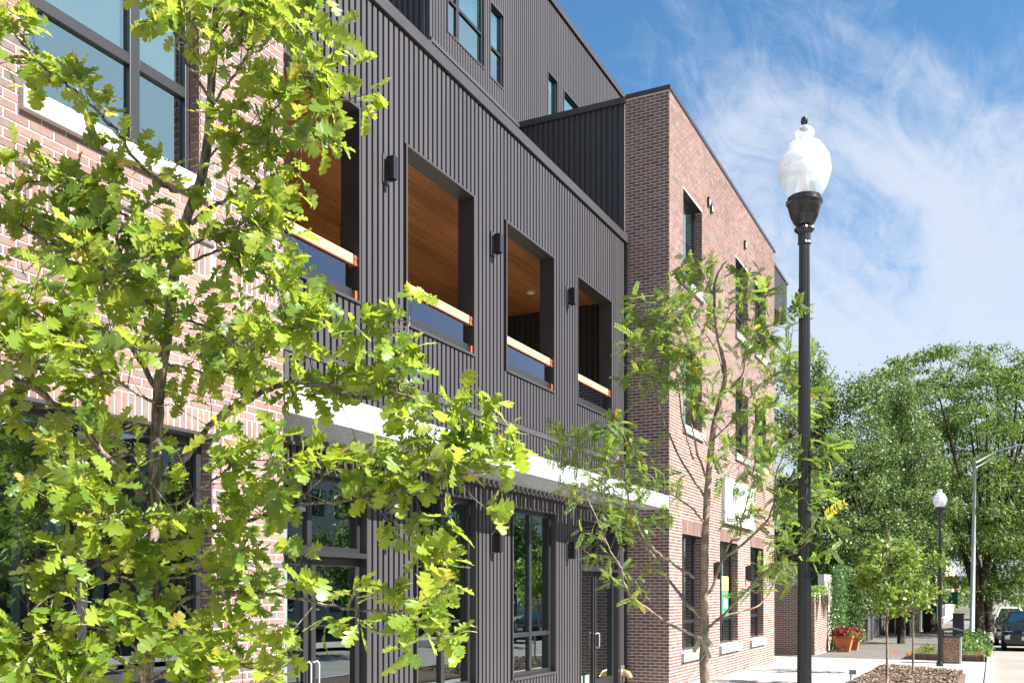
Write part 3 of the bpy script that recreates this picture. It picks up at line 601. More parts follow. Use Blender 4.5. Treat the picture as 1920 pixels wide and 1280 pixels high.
# green and yellow poster in the middle shop window
po = MB(); po.box(24.93, 25.62, A+.196, A+.199, 1.42, 2.08); pp = part(po, 'window_poster', plain('green_print', (.05,.36,.17), .6, 0, .3, .03))
po = MB(); po.box(24.93, 25.62, A+.195, A+.199, 2.082, 2.45); o = sub(po.mesh('poster_head', plain('yellow_print', (.85,.65,.18), .6, 0, .3, .03)), 'poster_head', pp)
po = MB(); po.tube([(25.08, A+.193, 1.62), (25.2, A+.193, 1.86), (25.32, A+.193, 1.62)], .022, 4); po.tube([(25.13, A+.193, 1.7), (25.27, A+.193, 1.7)], .015, 4); po.box(25.42, 25.47, A+.191, A+.1945, 1.61, 1.86)
po.box(25.05, 25.4, A+.191, A+.1945, 1.97, 1.99); po.box(25.05, 25.4, A+.191, A+.1945, 1.5, 1.52); o = sub(po.mesh('poster_print', M_white), 'poster_print', pp)

# ---- wall lights, each a thing of its own
def sconce(x, z0, z1, label, first=[None]):
    if first[0] is None:
        r0 = empty('wall_light', (0, 0, 0)); b = MB(); b.box(.035, .125, -.165, -.045, .03, .33); o = b.build('lamp_housing', M_black, r0, bevel=.004)
        b = MB(); b.box(.01, .15, -.02, 0, .0, .37); b.build('back_plate', M_trim, r0, bevel=.003)
        b = MB(); b.box(.05, .11, -.045, -.02, .05, .09); b.box(.05, .11, -.045, -.02, .27, .31); b.build('bracket', M_trim, r0)
        b = MB(); b.box(.05, .11, -.15, -.06, .020, .0295); b.build('lens', M_dark, r0); first[0] = r0
        r1 = r0
    else:
        r1 = first[0].copy(); COL.objects.link(r1)
        for ch in first[0].children: c2 = ch.copy(); COL.objects.link(c2); c2.parent = r1
    r1.location = (x, MT-.002, z0); tag(r1, label, 'wall light', 'box wall lights on the ribbed metal front')
for i, (x, up_, lo_) in enumerate(((10.42, 'upper black box wall light between the first and second timber ceilinged openings', 'lower black box wall light beside the left entrance doors, left of the two-pane window'),
        (13.42, 'upper black box wall light between the second and third loggia openings', 'lower black box wall light between the two ground floor windows'),
        (16.42, 'upper black box wall light between the third and last loggia openings', 'lower black box wall light between the right hand window and the brick-reflecting door'))):
    sconce(x, 7.30, 0, up_); sconce(x, 2.62, 0, lo_)
for j, (x, z, lb) in enumerate(((23.35, 2.35, 'small black wall lamp between the first and second shop windows of the brick wing'), (26.75, 2.35, 'small black wall lamp between the second and third shop windows of the brick wing'), (29.9, 2.42, 'small black wall lamp at the far corner of the brick wing'))):
    r1 = empty('wall_lamp', (x, A, z), lb, 'wall lamp', 'small black lamps on the brick wing'); b = MB(); b.box(0, .14, -.02, 0, .02, .4); b.build('back_plate', M_trim, r1); b = MB(); b.box(.01, .13, -.17, -.04, 0, .42); b.build('lamp_housing', M_black, r1, bevel=.004); b = MB(); b.box(.04, .1, -.04, -.02, .1, .3); b.build('bracket', M_trim, r1)
r1 = empty('pipe_connection', (19.42, MT, .28), 'brass hose connection on a steel plate at the foot of the ribbed wall', 'hose connection')
b = MB(); b.box(-.11, .12, -.025, 0, -.16, .20); b.build('steel_plate', plain('dull_plate', (.16,.16,.155), .5, .4), r1, bevel=.004); M_brass = plain('brass', (.62,.44,.20), .35, .7, .5, .15, 10)
b = MB(); b.tube([(0, -.02, .05), (0.0, -.08, .05), (.0, -.14, .02), (.0, -.19, -.05), (.0, -.20, -.07)], [.07, .07, .075, .062, .07], 16); b.build('elbow', M_brass, r1, smooth=True)
b = MB(); b.tube([(0, -.199, -.071), (0, -.204, -.078)], [.05, .05], 16); b.build('opening', M_dark, r1)
for j, (x, z) in enumerate(((22.75, 11.25), (23.0, 11.18), (26.55, 11.45))):
    r1 = empty('wall_vent', (x, A, z), ('left of the twin dark vents high on the brick wing', 'right of the twin dark vents high on the brick wing', 'single dark vent above the second top floor window of the brick wing')[j], 'vent', 'dark vents on the brick wing')
    b = MB(); b.box(0, .16, -.05, 0, 0, .2); b.build('hood', M_black, r1); b = MB(); b.box(.03, .13, -.054, -.051, .03, .17); b.build('grille', M_steel, r1)
r1 = empty('camera_dome', (19.9, A+.3, 3.42), 'white wall camera under the sunshade on the side of the brick pier', 'camera'); r1.location = (PX-.001, 6.62, 3.30)
b = MB(); b.tube([(0, 0, 0), (-.05, 0, 0), (-.09, 0, -.02)], [.055, .055, .045], 14); b.build('housing', M_white, r1, smooth=True); b = MB(); b.tube([(-.09, 0, -.02), (-.12, 0, -.035), (-.135, 0, -.04)], [.042, .034, .01], 14); b.build('dome', M_black, r1, smooth=True)
# ------------------------------------------------------------------ street lamps (acorn globe on a fluted post)
m_ = Mat('lamp_globe_acrylic'); m_.b.inputs['Base Color'].default_value = (.86,.90,.95,1); m_.set(.16, 0, .6); tr_ = m_.n('BsdfTransparent'); tl_ = m_.n('BsdfTranslucent'); tl_.inputs['Color'].default_value = (.85,.88,.92,1)
wv = m_.n('TexWave'); wv.inputs['Scale'].default_value = 34; wv.inputs['Distortion'].default_value = .6; wv.bands_direction = 'Z'; m_.lk(m_.n('NewGeometry').outputs['Position'], wv.inputs['Vector']); m_.bump(wv.outputs['Fac'], .25, .006)
a1 = m_.n('MixShader'); a1.inputs[0].default_value = .5; m_.lk(m_.b.outputs[0], a1.inputs[1]); m_.lk(tl_.outputs[0], a1.inputs[2])
a2 = m_.n('MixShader'); a2.inputs[0].default_value = .46; m_.lk(tr_.outputs[0], a2.inputs[1]); m_.lk(a1.outputs[0], a2.inputs[2]); m_.lk(a2.outputs[0], m_.out.inputs[0]); M_globe = m_.m
M_clear = glassmat('clear_acrylic', .35, (.93,.95,.97), (1,1,1), .3)
def lamp(x, y, zb, ztop, s, label):
    r0 = empty('street_lamp', (x, y, zb), label, 'street lamp', 'black acorn street lamps along the kerb'); T = ztop-zb
    k = s                                              # metres per photo pixel of the big lamp
    gl = [(28,-152),(33,-146),(40,-134),(45,-120),(48,-106),(48.5,-98),(47,-88),(44,-78)]
    up = [(44,-78),(40.5,-70),(36,-62),(29,-54),(21,-48),(16.5,-45),(16,-40),(18.5,-34),(18,-28),(14,-23),(9,-20),(6,-17)]
    b = MB(); b.lathe((0,0,T), [(r_*k, z*k) for r_, z in gl], 40); b.f = b.f[:-2]; b.t = b.t[:-2]; b.build('globe', M_globe, r0, smooth=True)
    b = MB(); b.lathe((0,0,T), [(r_*k, z*k) for r_, z in up], 40); b.f = b.f[:-2]; b.t = b.t[:-2]; b.build('globe_top', M_globe, r0, smooth=True)
    b = MB(); b.lathe((0,0,T), [(30*k, -55*k), (30.6*k, -54*k), (29*k, -52.6*k)], 40); b.lathe((0,0,T), [(44.6*k, -80.5*k), (45.6*k, -78.5*k), (44.6*k, -76.5*k)], 40); b.lathe((0,0,T), [(48.2*k, -104*k), (49.3*k, -102*k), (48.6*k, -100*k)], 40); b.build('globe_band', M_globe, r0, smooth=True)
    b = MB(); b.lathe((0,0,T), [(8.5*k,-24*k),(8.5*k,-22*k),(4*k,-19*k),(2.4*k,-17.5*k),(2.6*k,-16*k),(5.6*k,-13.5*k),(6.8*k,-9*k),(5.6*k,-4*k),(5.8*k,-3*k),(3.5*k,-1*k),(0.5*k,0)], 16); b.build('finial', M_black, r0, smooth=True)
    b = MB(); b.lathe((0,0,T), [(7*k,-150*k),(9*k,-120*k),(9*k,-80*k),(6*k,-70*k),(3*k,-66*k)], 16); b.build('lamp_reflector', M_white, r0, smooth=True)
    b = MB(); b.lathe((0,0,T), [(13*k,-206*k),(19*k,-200*k),(25*k,-188*k),(29.5*k,-172*k),(31*k,-164*k),(33.5*k,-163*k),(33.5*k,-160*k),(30.5*k,-158*k),(30.5*k,-152*k),(27.5*k,-150*k)], 32); b.build('collar', M_black, r0)
    b = MB()
    for q in range(20): an = 2*PI*q/20; b.lathe((math.cos(an)*32.8*k, math.sin(an)*32.8*k, T-158.8*k), [(.6*k,-1*k),(1.3*k,0),(.6*k,1*k)], 6)
    b.build('collar_bead', M_black, r0, kind='stuff')
    b = MB(); b.lathe((0,0,T), [(10.5*k,-220*k),(15*k,-216*k),(19*k,-212*k),(18*k,-209*k),(13*k,-206*k)], 40, .07); b.build('capital_ring', M_black, r0)
    b = MB(); b.lathe((0,0,T), [(11*k,-240*k),(12.5*k,-238*k),(11.5*k,-235*k),(11.5*k,-220*k)], 32, .06); b.build('capital', M_black, r0)
    b = MB(); zl = -T; rb = .054*s/.0042*1.04
    b.lathe((0,0,T), [(rb*1.06, zl+.5),(rb*1.03, zl+1.0),(rb*.86, zl+3.2),(9.8*k,-240*k)], 32, .09); b.build('fluted_post', M_black, r0)
    b = MB(); b.lathe((0,0,0), [(rb*1.9, 0),(rb*1.9,.08),(rb*1.5,.14),(rb*1.35,.3),(rb*1.12,.46),(rb*1.1,.5)], 24); b.build('base', M_black, r0)
p = at(1508, 219, 7.7); lamp(p.x, p.y, 0, p.z, 7.7/FL, 'tall black fluted street lamp with clear acorn globe in the foreground beside the brick wing')
p = at(1762, 912, 28.6); lamp(p.x, p.y, gz(p.x)-.0, p.z, .0043*.92, 'distant black acorn street lamp standing beside the pebble-faced litter bin')

# ------------------------------------------------------------------ leaves and trees
def oakleaf(curl, fold, seed):
    r_ = random.Random(seed); st = []
    T = [0, .07, .13, .19, .25, .30, .345, .40, .46, .52, .57, .62, .68, .74, .79, .83, .88, .94, .98, 1.0]
    Wd = [.008, .02, .07, .16, .19, .13, .055, .12, .27, .31, .24, .09, .22, .31, .28, .15, .19, .17, .10, .02]
    dT = [0, 0, .02, .05, .07, .05, .0, .02, .07, .09, .07, .0, .04, .07, .05, .0, .03, .03, .01, 0]; ws_ = r_.uniform(.8, 1.15)
    V = []
    for sgn in (-1, 0, 1):
        for t, w_, d_ in zip(T, Wd, dT):
            w2 = w_*ws_*(1+r_.uniform(-.12, .12)) if sgn else 0; tt = t+(d_+r_.uniform(-.015, .015) if sgn else 0)
            V.append((tt, sgn*w2, abs(w2)*fold-curl*tt*tt+(r_.uniform(-.03, .03) if sgn else 0)))
    n_ = len(T); F = []
    for i in range(n_-1): F.append((i, i+1, n_+i+1, n_+i)); F.append((n_+i, n_+i+1, 2*n_+i+1, 2*n_+i))
    V = np.array(V); V[:, 0] = V[:, 0]*.9+.1; V[0] = V[2*n_] = V[n_]; V = np.vstack([V, [[0, .006, .0], [0, -.006, 0], [.1, -.006, 0], [.1, .006, 0]]]); F.append((3*n_, 3*n_+1, 3*n_+2, 3*n_+3))
    return V, np.array(F)
def compound(npair, curl, seed):
    r_ = random.Random(seed); V = []; F = []
    for k in range(npair):
        t = .12+.86*k/(npair-1); L_ = .27*(1-.4*abs(t-.45)); z0 = -curl*t*t
        for sg in (-1, 1):
            a = R(62-22*t+r_.uniform(-9, 9)); dx, dy = math.cos(a)*L_, sg*math.sin(a)*L_; nx, ny = -dy*.27, dx*.27; zt = z0-r_.uniform(0, .07); b = len(V)
            V += [(t, 0, z0), (t+dx*.5+nx, dy*.5+ny, (z0+zt)/2+.01), (t+dx, dy, zt), (t+dx*.5-nx, dy*.5-ny, (z0+zt)/2+.01)]; F.append((b, b+1, b+2, b+3))
    for i in range(4):
        t0, t1 = i/4, (i+1)/4; b = len(V); V += [(t0, -.006, -curl*t0*t0), (t1, -.006, -curl*t1*t1), (t1, .006, -curl*t1*t1), (t0, .006, -curl*t0*t0)]; F.append((b, b+1, b+2, b+3))
    return np.array(V), np.array(F)
def smooth_path(pts, n=5):
    if len(pts) < 3: return pts
    o_ = []
    for i in range(len(pts)-1):
        p0, p1, p2, p3 = pts[max(i-1, 0)], pts[i], pts[i+1], pts[min(i+2, len(pts)-1)]
        for k in range(n):
            t = k/n; o_.append(.5*((2*p1)+(p2-p0)*t+(2*p0-5*p1+4*p2-p3)*t*t+(3*p1-p0-3*p2+p3)*t**3))
    return o_+[pts[-1]]
class Tree:
    def __init__(s, name, label, cat, base, group=None):
        s.root = empty(name, base, label, cat, group); s.base = Vector(base); s.tr = MB(); s.tips = []
        s.P = []; s.AX = []; s.NR = []; s.SC = []; s.tw = MB(); s.br = []
    def branch(s, path, r0, r1, n=8, asobj=True, wob=.006, mat=None, name='limb'):
        path = smooth_path([Vector(p) for p in path]); m_ = len(path)
        path = [path[0]]+[p+Vector([random.uniform(-wob, wob) for _ in range(3)]) for p in path[1:-1]]+[path[-1]]
        rad = [r0+(r1-r0)*(i/(m_-1))**.8 for i in range(m_)]; b = MB(); b.tube(path, [r_*random.uniform(.92, 1.1) for r_ in rad], n); b.v = [tuple(Vector(v_)-s.base) for v_ in b.v]
        b.build(name, mat, s.root, smooth=True); return path
    def twig(s, p0, d, L_, r_, nleaf, scale, droop=.25, spread=.9, upn=.8, tipbias=.45):
        d = Vector(d).normalized(); pts = [Vector(p0)]; p = Vector(p0)
        for i in range(4):
            d = (d+Vector((random.gauss(0, .16), random.gauss(0, .16), random.gauss(.04, .14)))).normalized(); p = p+d*L_/4; pts.append(p.copy())
        s.tw.tube([q-s.base for q in pts], [r_, r_*.8, r_*.62, r_*.5, r_*.35], 4, False)
        for j in range(nleaf):
            t = 4*(tipbias+(1-tipbias)*random.random()**.6); i = min(int(t), 3); q = pts[i].lerp(pts[i+1], t-i)
            an = random.uniform(0, 2*PI); up = Vector((0, 0, 1)); sd_ = d.cross(up); sd_ = sd_.normalized() if sd_.length > .05 else Vector((1, 0, 0)); v2 = sd_.cross(d)
            ax = d*random.uniform(.1, .9)+(sd_*math.cos(an)+v2*math.sin(an))*spread+Vector((0, 0, -droop*random.random()*1.5))
            nr = Vector((random.gauss(0, .45), random.gauss(-.12, .45), upn+random.gauss(0, .35)))
            s.P.append(q); s.AX.append(ax); s.NR.append(nr); s.SC.append(scale*random.uniform(.6, 1.2))
    def finish(s, variants, matl, mattw, nsingle=300, name='leaf', massname='foliage', tones=None):
        if s.tw.v: o = s.tw.build('twig', mattw, s.root, smooth=True); o['kind'] = 'stuff'
        P = np.array([tuple(p) for p in s.P]); AX = np.array([tuple(a) for a in s.AX]); NR = np.array([tuple(a) for a in s.NR]); SC = np.array(s.SC)
        M = frames(AX, NR, SC); n_ = len(P); d = FX*P[:, 0]+FY*P[:, 1]; u = 960+FL*(FY*P[:, 0]-FX*P[:, 1])/d; v_ = HZ-FL*(P[:, 2]-EYE)/d
        face = np.abs(np.einsum('ij,ij->i', M[:, :, 2]/SC[:, None], (P-[0, 0, EYE])/np.linalg.norm(P-[0, 0, EYE], axis=1)[:, None]))
        big = SC**2*face/d**2*((u > -10) & (u < 1930) & (v_ > -10) & (v_ < 1290)); order = np.argsort(-big); single = order[:nsingle]; rest = order[nsingle:]
        mes = [np_mesh(name, tv, tf, None, matl) for tv, tf in variants] if nsingle else []
        for me_ in mes: me_.polygons.foreach_set('use_smooth', [True]*len(me_.polygons))
        for i in single:
            o = bpy.data.objects.new(name, mes[i % len(mes)]); COL.objects.link(o); o.parent = s.root
            mt = Matrix(M[i].tolist()).to_4x4(); mt.translation = Vector(P[i])-s.base; o.matrix_local = mt
        tn = rng.random(n_) if tones is None else tones
        Vs = []; Fs = []; Ts = []; off = 0
        for k, (tv, tf) in enumerate(variants):
            idx = rest[rest % len(variants) == k]
            if not len(idx): continue
            V = (np.einsum('nij,vj->nvi', M[idx], tv)+(P[idx]-np.array(s.base))[:, None, :]).reshape(-1, 3); F = (tf[None]+(np.arange(len(idx))*len(tv))[:, None, None]).reshape(-1, 4)
            Vs.append(V); Fs.append(F+off); Ts.append(np.repeat(tn[idx], len(tf))); off += len(V)
        me_ = np_mesh(massname, np.vstack(Vs), np.vstack(Fs), np.concatenate(Ts), matl); me_.polygons.foreach_set('use_smooth', [True]*len(me_.polygons)); o = link(massname, me_, s.root); o['kind'] = 'stuff'

# ---- oak in the foreground, left
DO = 4.25
ob_ = at(272, 1290, DO); ob_.z = 0
oak = Tree('oak_tree', 'young oak tree with large lobed yellow-green leaves in front of the near brick wall', 'tree', tuple(ob_))
tp = [(272,1680),(273,1290),(277,1200),(282,1085),(289,984),(292,850),(296,756),(305,680),(316,608),(329,504),(350,410),(376,340),(391,250),(396,158),(402,80),(410,-20),(420,-120)]
oak.branch([at(u, v_, DO) for u, v_ in tp], .034, .016, 12, mat=M_oakbark, name='trunk', wob=.002)
OB = [ # path in (u, v, distance), start radius, end radius, twigs
 ([(275,935,DO),(240,900,4.15),(190,845,4.05),(150,795,4.0),(100,755,3.95),(60,725,3.9),(0,700,3.85),(-50,690,3.8)], .019, .013, 16),
 ([(298,740,DO),(262,675,4.3),(222,618,4.3),(198,571,4.3),(181,548,4.3),(151,507,4.35),(128,487,4.35),(101,464,4.4),(67,440,4.4),(34,420,4.4),(0,390,4.4),(-40,360,4.4)], .015, .008, 22),
 ([(190,560,4.3),(200,500,4.3),(212,470,4.35),(225,430,4.4)], .009, .004, 7),
 ([(358,420,DO),(396,390,4.2),(430,372,4.2),(470,356,4.15),(505,335,4.15),(537,306,4.1),(570,255,4.1),(597,205,4.05),(617,191,4.05),(658,185,4.0)], .012, .004, 20),
 ([(597,205,4.05),(602,160,4.0),(610,130,4.0)], .005, .003, 4),
 ([(290,930,DO),(330,877,4.3),(375,820,4.35),(417,776,4.3),(480,742,4.2),(540,718,4.15),(584,720,4.1),(634,732,4.1),(681,746,4.05),(712,742,4.0),(745,725,4.0),(762,690,4.0),(762,640,4.0),(766,600,4.0)], .020, .005, 27),
 ([(712,742,4.0),(760,740,3.95),(820,770,3.9),(870,800,3.9),(905,810,3.9)], .007, .004, 12),
 ([(285,1020,DO),(340,1005,4.3),(400,995,4.2),(476,972,4.1),(560,947,4.0),(644,939,3.95),(718,927,3.9),(775,912,3.9),(849,897,3.85),(905,885,3.8)], .013, .005, 32),
 ([(644,939,3.95),(680,910,3.9),(720,870,3.9),(790,840,3.85),(860,850,3.85)], .007, .003, 10),
 ([(281,1165,DO),(319,1139,4.15),(370,1115,4.1),(420,1109,4.0),(490,1112,3.95),(560,1120,3.9),(640,1140,3.85),(720,1145,3.8),(775,1142,3.8),(805,1110,3.8),(825,1065,3.8)], .013, .004, 24),
 ([(720,1145,3.8),(760,1165,3.75),(800,1180,3.75)], .005, .003, 4),
 ([(285,1062,DO),(235,1041,4.1),(188,1055,4.0),(140,1080,3.9),(100,1110,3.85)], .010, .005, 12),
 ([(280,1130,DO),(259,1119,4.15),(228,1102,4.1),(215,1060,4.0),(200,1010,4.0)], .008, .004, 7),
 ([(276,1265,DO),(232,1240,4.1),(188,1220,4.0),(120,1235,3.9),(34,1253,3.8),(-40,1240,3.8)], .012, .006, 14),
 ([(376,345,DO),(330,360,4.3),(290,335,4.3),(252,296,4.3),(215,242,4.3),(168,195,4.3),(135,165,4.3),(101,144,4.3),(60,104,4.25),(13,50,4.2),(-20,20,4.2)], .011, .005, 22),
 ([(396,190,DO),(350,120,4.2),(330,70,4.15),(305,20,4.1),(295,-20,4.1)], .008, .004, 14),
 ([(398,200,DO),(433,148,4.2),(455,115,4.15),(470,90,4.1),(487,67,4.1),(520,30,4.1)], .008, .004, 14),
 ([(404,70,DO),(450,30,4.2),(500,5,4.15),(560,-20,4.1)], .007, .004, 12),
 ([(332,500,DO),(370,485,4.2),(430,470,4.2),(480,500,4.15),(520,548,4.1),(560,565,4.1)], .009, .004, 16),
 ([(345,440,DO),(310,425,4.3),(270,420,4.3),(230,400,4.35),(190,370,4.3),(140,350,4.3),(80,340,4.3),(20,350,4.3)], .010, .005, 20),
 ([(296,760,DO),(260,740,4.0),(200,700,3.9),(130,690,3.8),(60,680,3.7),(0,650,3.7)], .009, .005, 16),
 ([(316,610,DO),(350,600,4.15),(400,620,4.05),(460,650,4.0),(520,640,3.95),(560,610,3.95)], .009, .004, 18),
 ([(306,680,DO),(350,690,4.4),(400,700,4.4),(450,690,4.4),(500,670,4.4)], .008, .004, 14),
 ([(273,1280,DO),(330,1250,4.0),(400,1235,3.9),(460,1250,3.85)], .010, .005, 12),
 ([(270,1330,DO),(340,1330,3.9),(420,1310,3.8),(470,1290,3.8)], .010, .005, 8),
 ([(283,1085,DO),(340,1080,4.4),(400,1060,4.45),(450,1050,4.4)], .008, .004, 10),
 ([(289,990,DO),(240,985,4.0),(190,965,3.9),(130,960,3.85),(90,940,3.8)], .009, .004, 12),
 ([(292,860,DO),(250,850,4.4),(200,860,4.45),(150,850,4.5)], .008, .004, 10),
 ([(305,690,DO),(240,640,4.0),(170,610,3.9),(90,600,3.8),(30,560,3.8)], .010, .004, 16),
 ([(320,600,DO),(270,560,4.45),(220,540,4.5),(160,470,4.5)], .008, .004, 12),
 ([(385,300,DO),(430,260,4.2),(490,230,4.15),(520,200,4.1)], .007, .003, 12),
 ([(340,470,DO),(400,440,4.0),(450,420,3.95),(500,430,3.9)], .008, .003, 12),
 ([(350,440,DO),(300,470,4.0),(250,500,3.95),(200,520,3.9)], .008, .003, 10),
 ([(290,960,DO),(340,940,4.0),(400,900,3.9),(460,860,3.85),(520,870,3.8)], .009, .004, 16),
 ([(272,1230,DO),(220,1190,4.0),(150,1170,3.9),(80,1190,3.8),(20,1200,3.8)], .010, .004, 14),
 ([(274,1180,DO),(330,1210,4.3),(400,1190,4.3),(450,1200,4.3)], .008, .004, 9),
 ([(270,1350,DO),(200,1330,4.0),(120,1290,3.85),(60,1275,3.8)], .010, .005, 10),
]
for path, r0, r1, nt_ in OB:
    pp_ = oak.branch([at(u, v_, d_) for u, v_, d_ in path], r0*.85, r1*.8, 7, mat=M_oakbark)
    m__ = len(pp_)
    nt_ = int(nt_*1.3)
    for k in range(nt_):
        t = .16+.84*((k+random.random())/nt_)**.85; i = min(int(t*(m__-1)), m__-2); q = pp_[i]; d_ = (pp_[i+1]-pp_[i]).normalized()
        rd = Vector((random.gauss(0, 1), random.gauss(0, 1), random.gauss(.55, .9))).normalized()
        oak.twig(q, d_*.45+rd, random.uniform(.05, .24), .0028, random.choice((5, 6, 7, 8)), .112, .35, .9, .6)
    oak.twig(pp_[-1], pp_[-1]-pp_[-3], .12, .003, 8, .095)
oak.finish([oakleaf(.10, .22, 1), oakleaf(.34, .10, 2), oakleaf(-.10, .34, 3), oakleaf(.2, .4, 4), oakleaf(.5, .25, 5), oakleaf(-.25, .1, 6)], M_oak, M_oakbark)

# ---- honey locust in the middle
DL = 8.1
b0 = at(1321, 1290, DL); b0.z = 0
loc = Tree('young_locust_tree', 'slender young tree with fine feathery compound leaves in front of the brick pier', 'tree', tuple(b0))
tp = [(1321,1560),(1321,1280),(1321,1186),(1321,1152),(1321,1052),(1324,968),(1329,884),(1338,800),(1352,742),(1360,700),(1350,650),(1341,600),(1339,540),(1350,505),(1362,490)]
loc.branch([at(u, v_, DL) for u, v_ in tp], .046, .006, 12, mat=M_smooth, name='trunk', wob=.003)
LB = [
 ([(1318,1200),(1306,1193),(1255,1169),(1215,1142),(1188,1122),(1171,1095),(1165,1065),(1148,1038),(1128,994),(1100,930)], 8.0, 7.7, .020, .006, 18),
 ([(1321,1162),(1286,1129),(1259,1092),(1235,1055),(1205,1015),(1185,984),(1161,961),(1134,910),(1101,890),(1075,860)], 8.1, 8.5, .022, .006, 26),
 ([(1302,1082),(1265,1058),(1228,1031),(1202,998),(1183,951),(1176,914),(1170,870),(1150,830)], 8.1, 7.8, .018, .005, 22),
 ([(1324,1180),(1356,1152),(1386,1122),(1413,1092),(1447,1062),(1470,1045),(1500,1030),(1530,990)], 8.1, 7.6, .019, .005, 20),
 ([(1340,1165),(1359,1154),(1417,1137),(1437,1119),(1453,1085),(1462,1060),(1480,1080)], 8.1, 8.5, .013, .004, 12),
 ([(1323,1119),(1339,1092),(1353,1052),(1386,1025),(1417,998),(1447,957),(1456,886),(1473,843),(1482,755),(1484,696)], 8.1, 7.9, .019, .005, 34),
 ([(1356,1048),(1370,1015),(1388,1008),(1390,978),(1407,917),(1413,877),(1420,820),(1430,760)], 8.05, 8.6, .014, .004, 22),
 ([(1322,985),(1319,978),(1296,951),(1262,927),(1235,907),(1200,870),(1170,820)], 8.1, 8.0, .014, .004, 22),
 ([(1326,900),(1305,840),(1295,780),(1290,700),(1289,640),(1270,600)], 8.1, 7.7, .013, .004, 24),
 ([(1300,860),(1280,790),(1269,709),(1264,650),(1250,610)], 8.1, 8.4, .011, .004, 18),
 ([(1320,930),(1270,850),(1235,760),(1228,700),(1225,640),(1205,600)], 8.1, 8.1, .013, .004, 26),
 ([(1354,742),(1390,705),(1400,655),(1430,621),(1464,601)], 8.1, 7.8, .011, .004, 20),
 ([(1341,820),(1370,790),(1410,740),(1440,700),(1450,660)], 8.1, 8.3, .011, .004, 20),
 ([(1356,700),(1345,660),(1310,610),(1290,560)], 8.1, 8.4, .009, .003, 16),
 ([(1347,640),(1365,600),(1385,570),(1400,560)], 8.1, 7.9, .008, .003, 14),
 ([(1341,560),(1325,530),(1315,515)], 8.1, 8.2, .006, .003, 10),
 ([(1228,1031),(1190,1000),(1150,960),(1100,930)], 8.0, 8.4, .008, .003, 12),
 ([(1172,870),(1140,850),(1110,840),(1075,835)], 7.9, 8.1, .006, .003, 14),
 ([(1447,957),(1480,920),(1510,880),(1535,860)], 7.9, 7.7, .007, .003, 14),
 ([(1473,843),(1500,800),(1515,760)], 7.9, 8.2, .006, .003, 10),
 ([(1420,960),(1470,1000),(1500,960),(1520,930)], 7.9, 8.1, .006, .003, 14),
 ([(1215,760),(1195,710),(1190,660)], 8.1, 7.9, .006, .003, 10),
 ([(1335,850),(1310,800),(1330,760),(1320,700)], 8.1, 7.8, .006, .003, 12),
 ([(1330,780),(1370,830),(1400,850),(1380,880)], 8.0, 7.7, .006, .003, 12),
]
for path, d0, d1, r0, r1, nt_ in LB:
    m__ = len(path); pp_ = loc.branch([at(u, v_, d0+(d1-d0)*i/(m__-1)) for i, (u, v_) in enumerate(path)], r0*.8, r1*.7, 7, mat=M_smooth); m__ = len(pp_)
    nt_ = int(nt_*1.25)
    for k in range(nt_):
        t = .38+.62*((k+random.random())/nt_)**.8; i = min(int(t*(m__-1)), m__-2); q = pp_[i]; d_ = (pp_[i+1]-pp_[i]).normalized()
        rd = Vector((random.gauss(0, 1), random.gauss(0, 1), random.gauss(.2, .7))).normalized()
        loc.twig(q, d_*.35+rd, random.uniform(.10, .34), .0026, random.choice((4, 5, 6)), .108, .3, .9, .8, .3)
    loc.twig(pp_[-1], pp_[-1]-pp_[-3], .15, .003, 5, .19, .4)
for u, v_ in ((1225,850),(1150,825),(1190,900),(1120,860)): pass
loc.finish([compound(8, .22, 1), compound(9, .35, 2), compound(8, .05, 3), compound(7, .15, 4)], M_loc, M_smooth)
b = MB(); M_web = plain('tie_webbing', (.30,.31,.22), .8, 0, .2, .15, 30)
q0 = at(1321, 1190, DL)-Vector(b0)
def w_(u, v_, d_): return at(u, v_, d_)-Vector(b0)
def band(mb, pts, wd):
    for a, c_ in zip(pts, pts[1:]):
        d_ = (c_-a).normalized(); n_ = Vector((FX, FY, 0)); s_ = d_.cross(n_).normalized()*wd/2; mb.quadf([a-s_, c_-s_, c_+s_, a+s_])
band(b, [w_(1300,1222,8.05), w_(1309,1206,8.04), w_(1316,1191,8.04), w_(1324,1196,8.03), w_(1330,1204,8.04), w_(1336,1212,8.05)], .036)
band(b, [w_(1314,1192,8.03), w_(1321,1208,8.025), w_(1327,1222,8.03), w_(1331,1233,8.04)], .034); b.build('tie_strap', M_web, loc.root)
b = MB()
for u, v_ in ((1268,1300),(1352,1300)): b.tube([w_(1323, 1225, 8.05), w_(u, v_, 8.2)], .003, 4)
b.build('guy_wire', M_steel, loc.root)

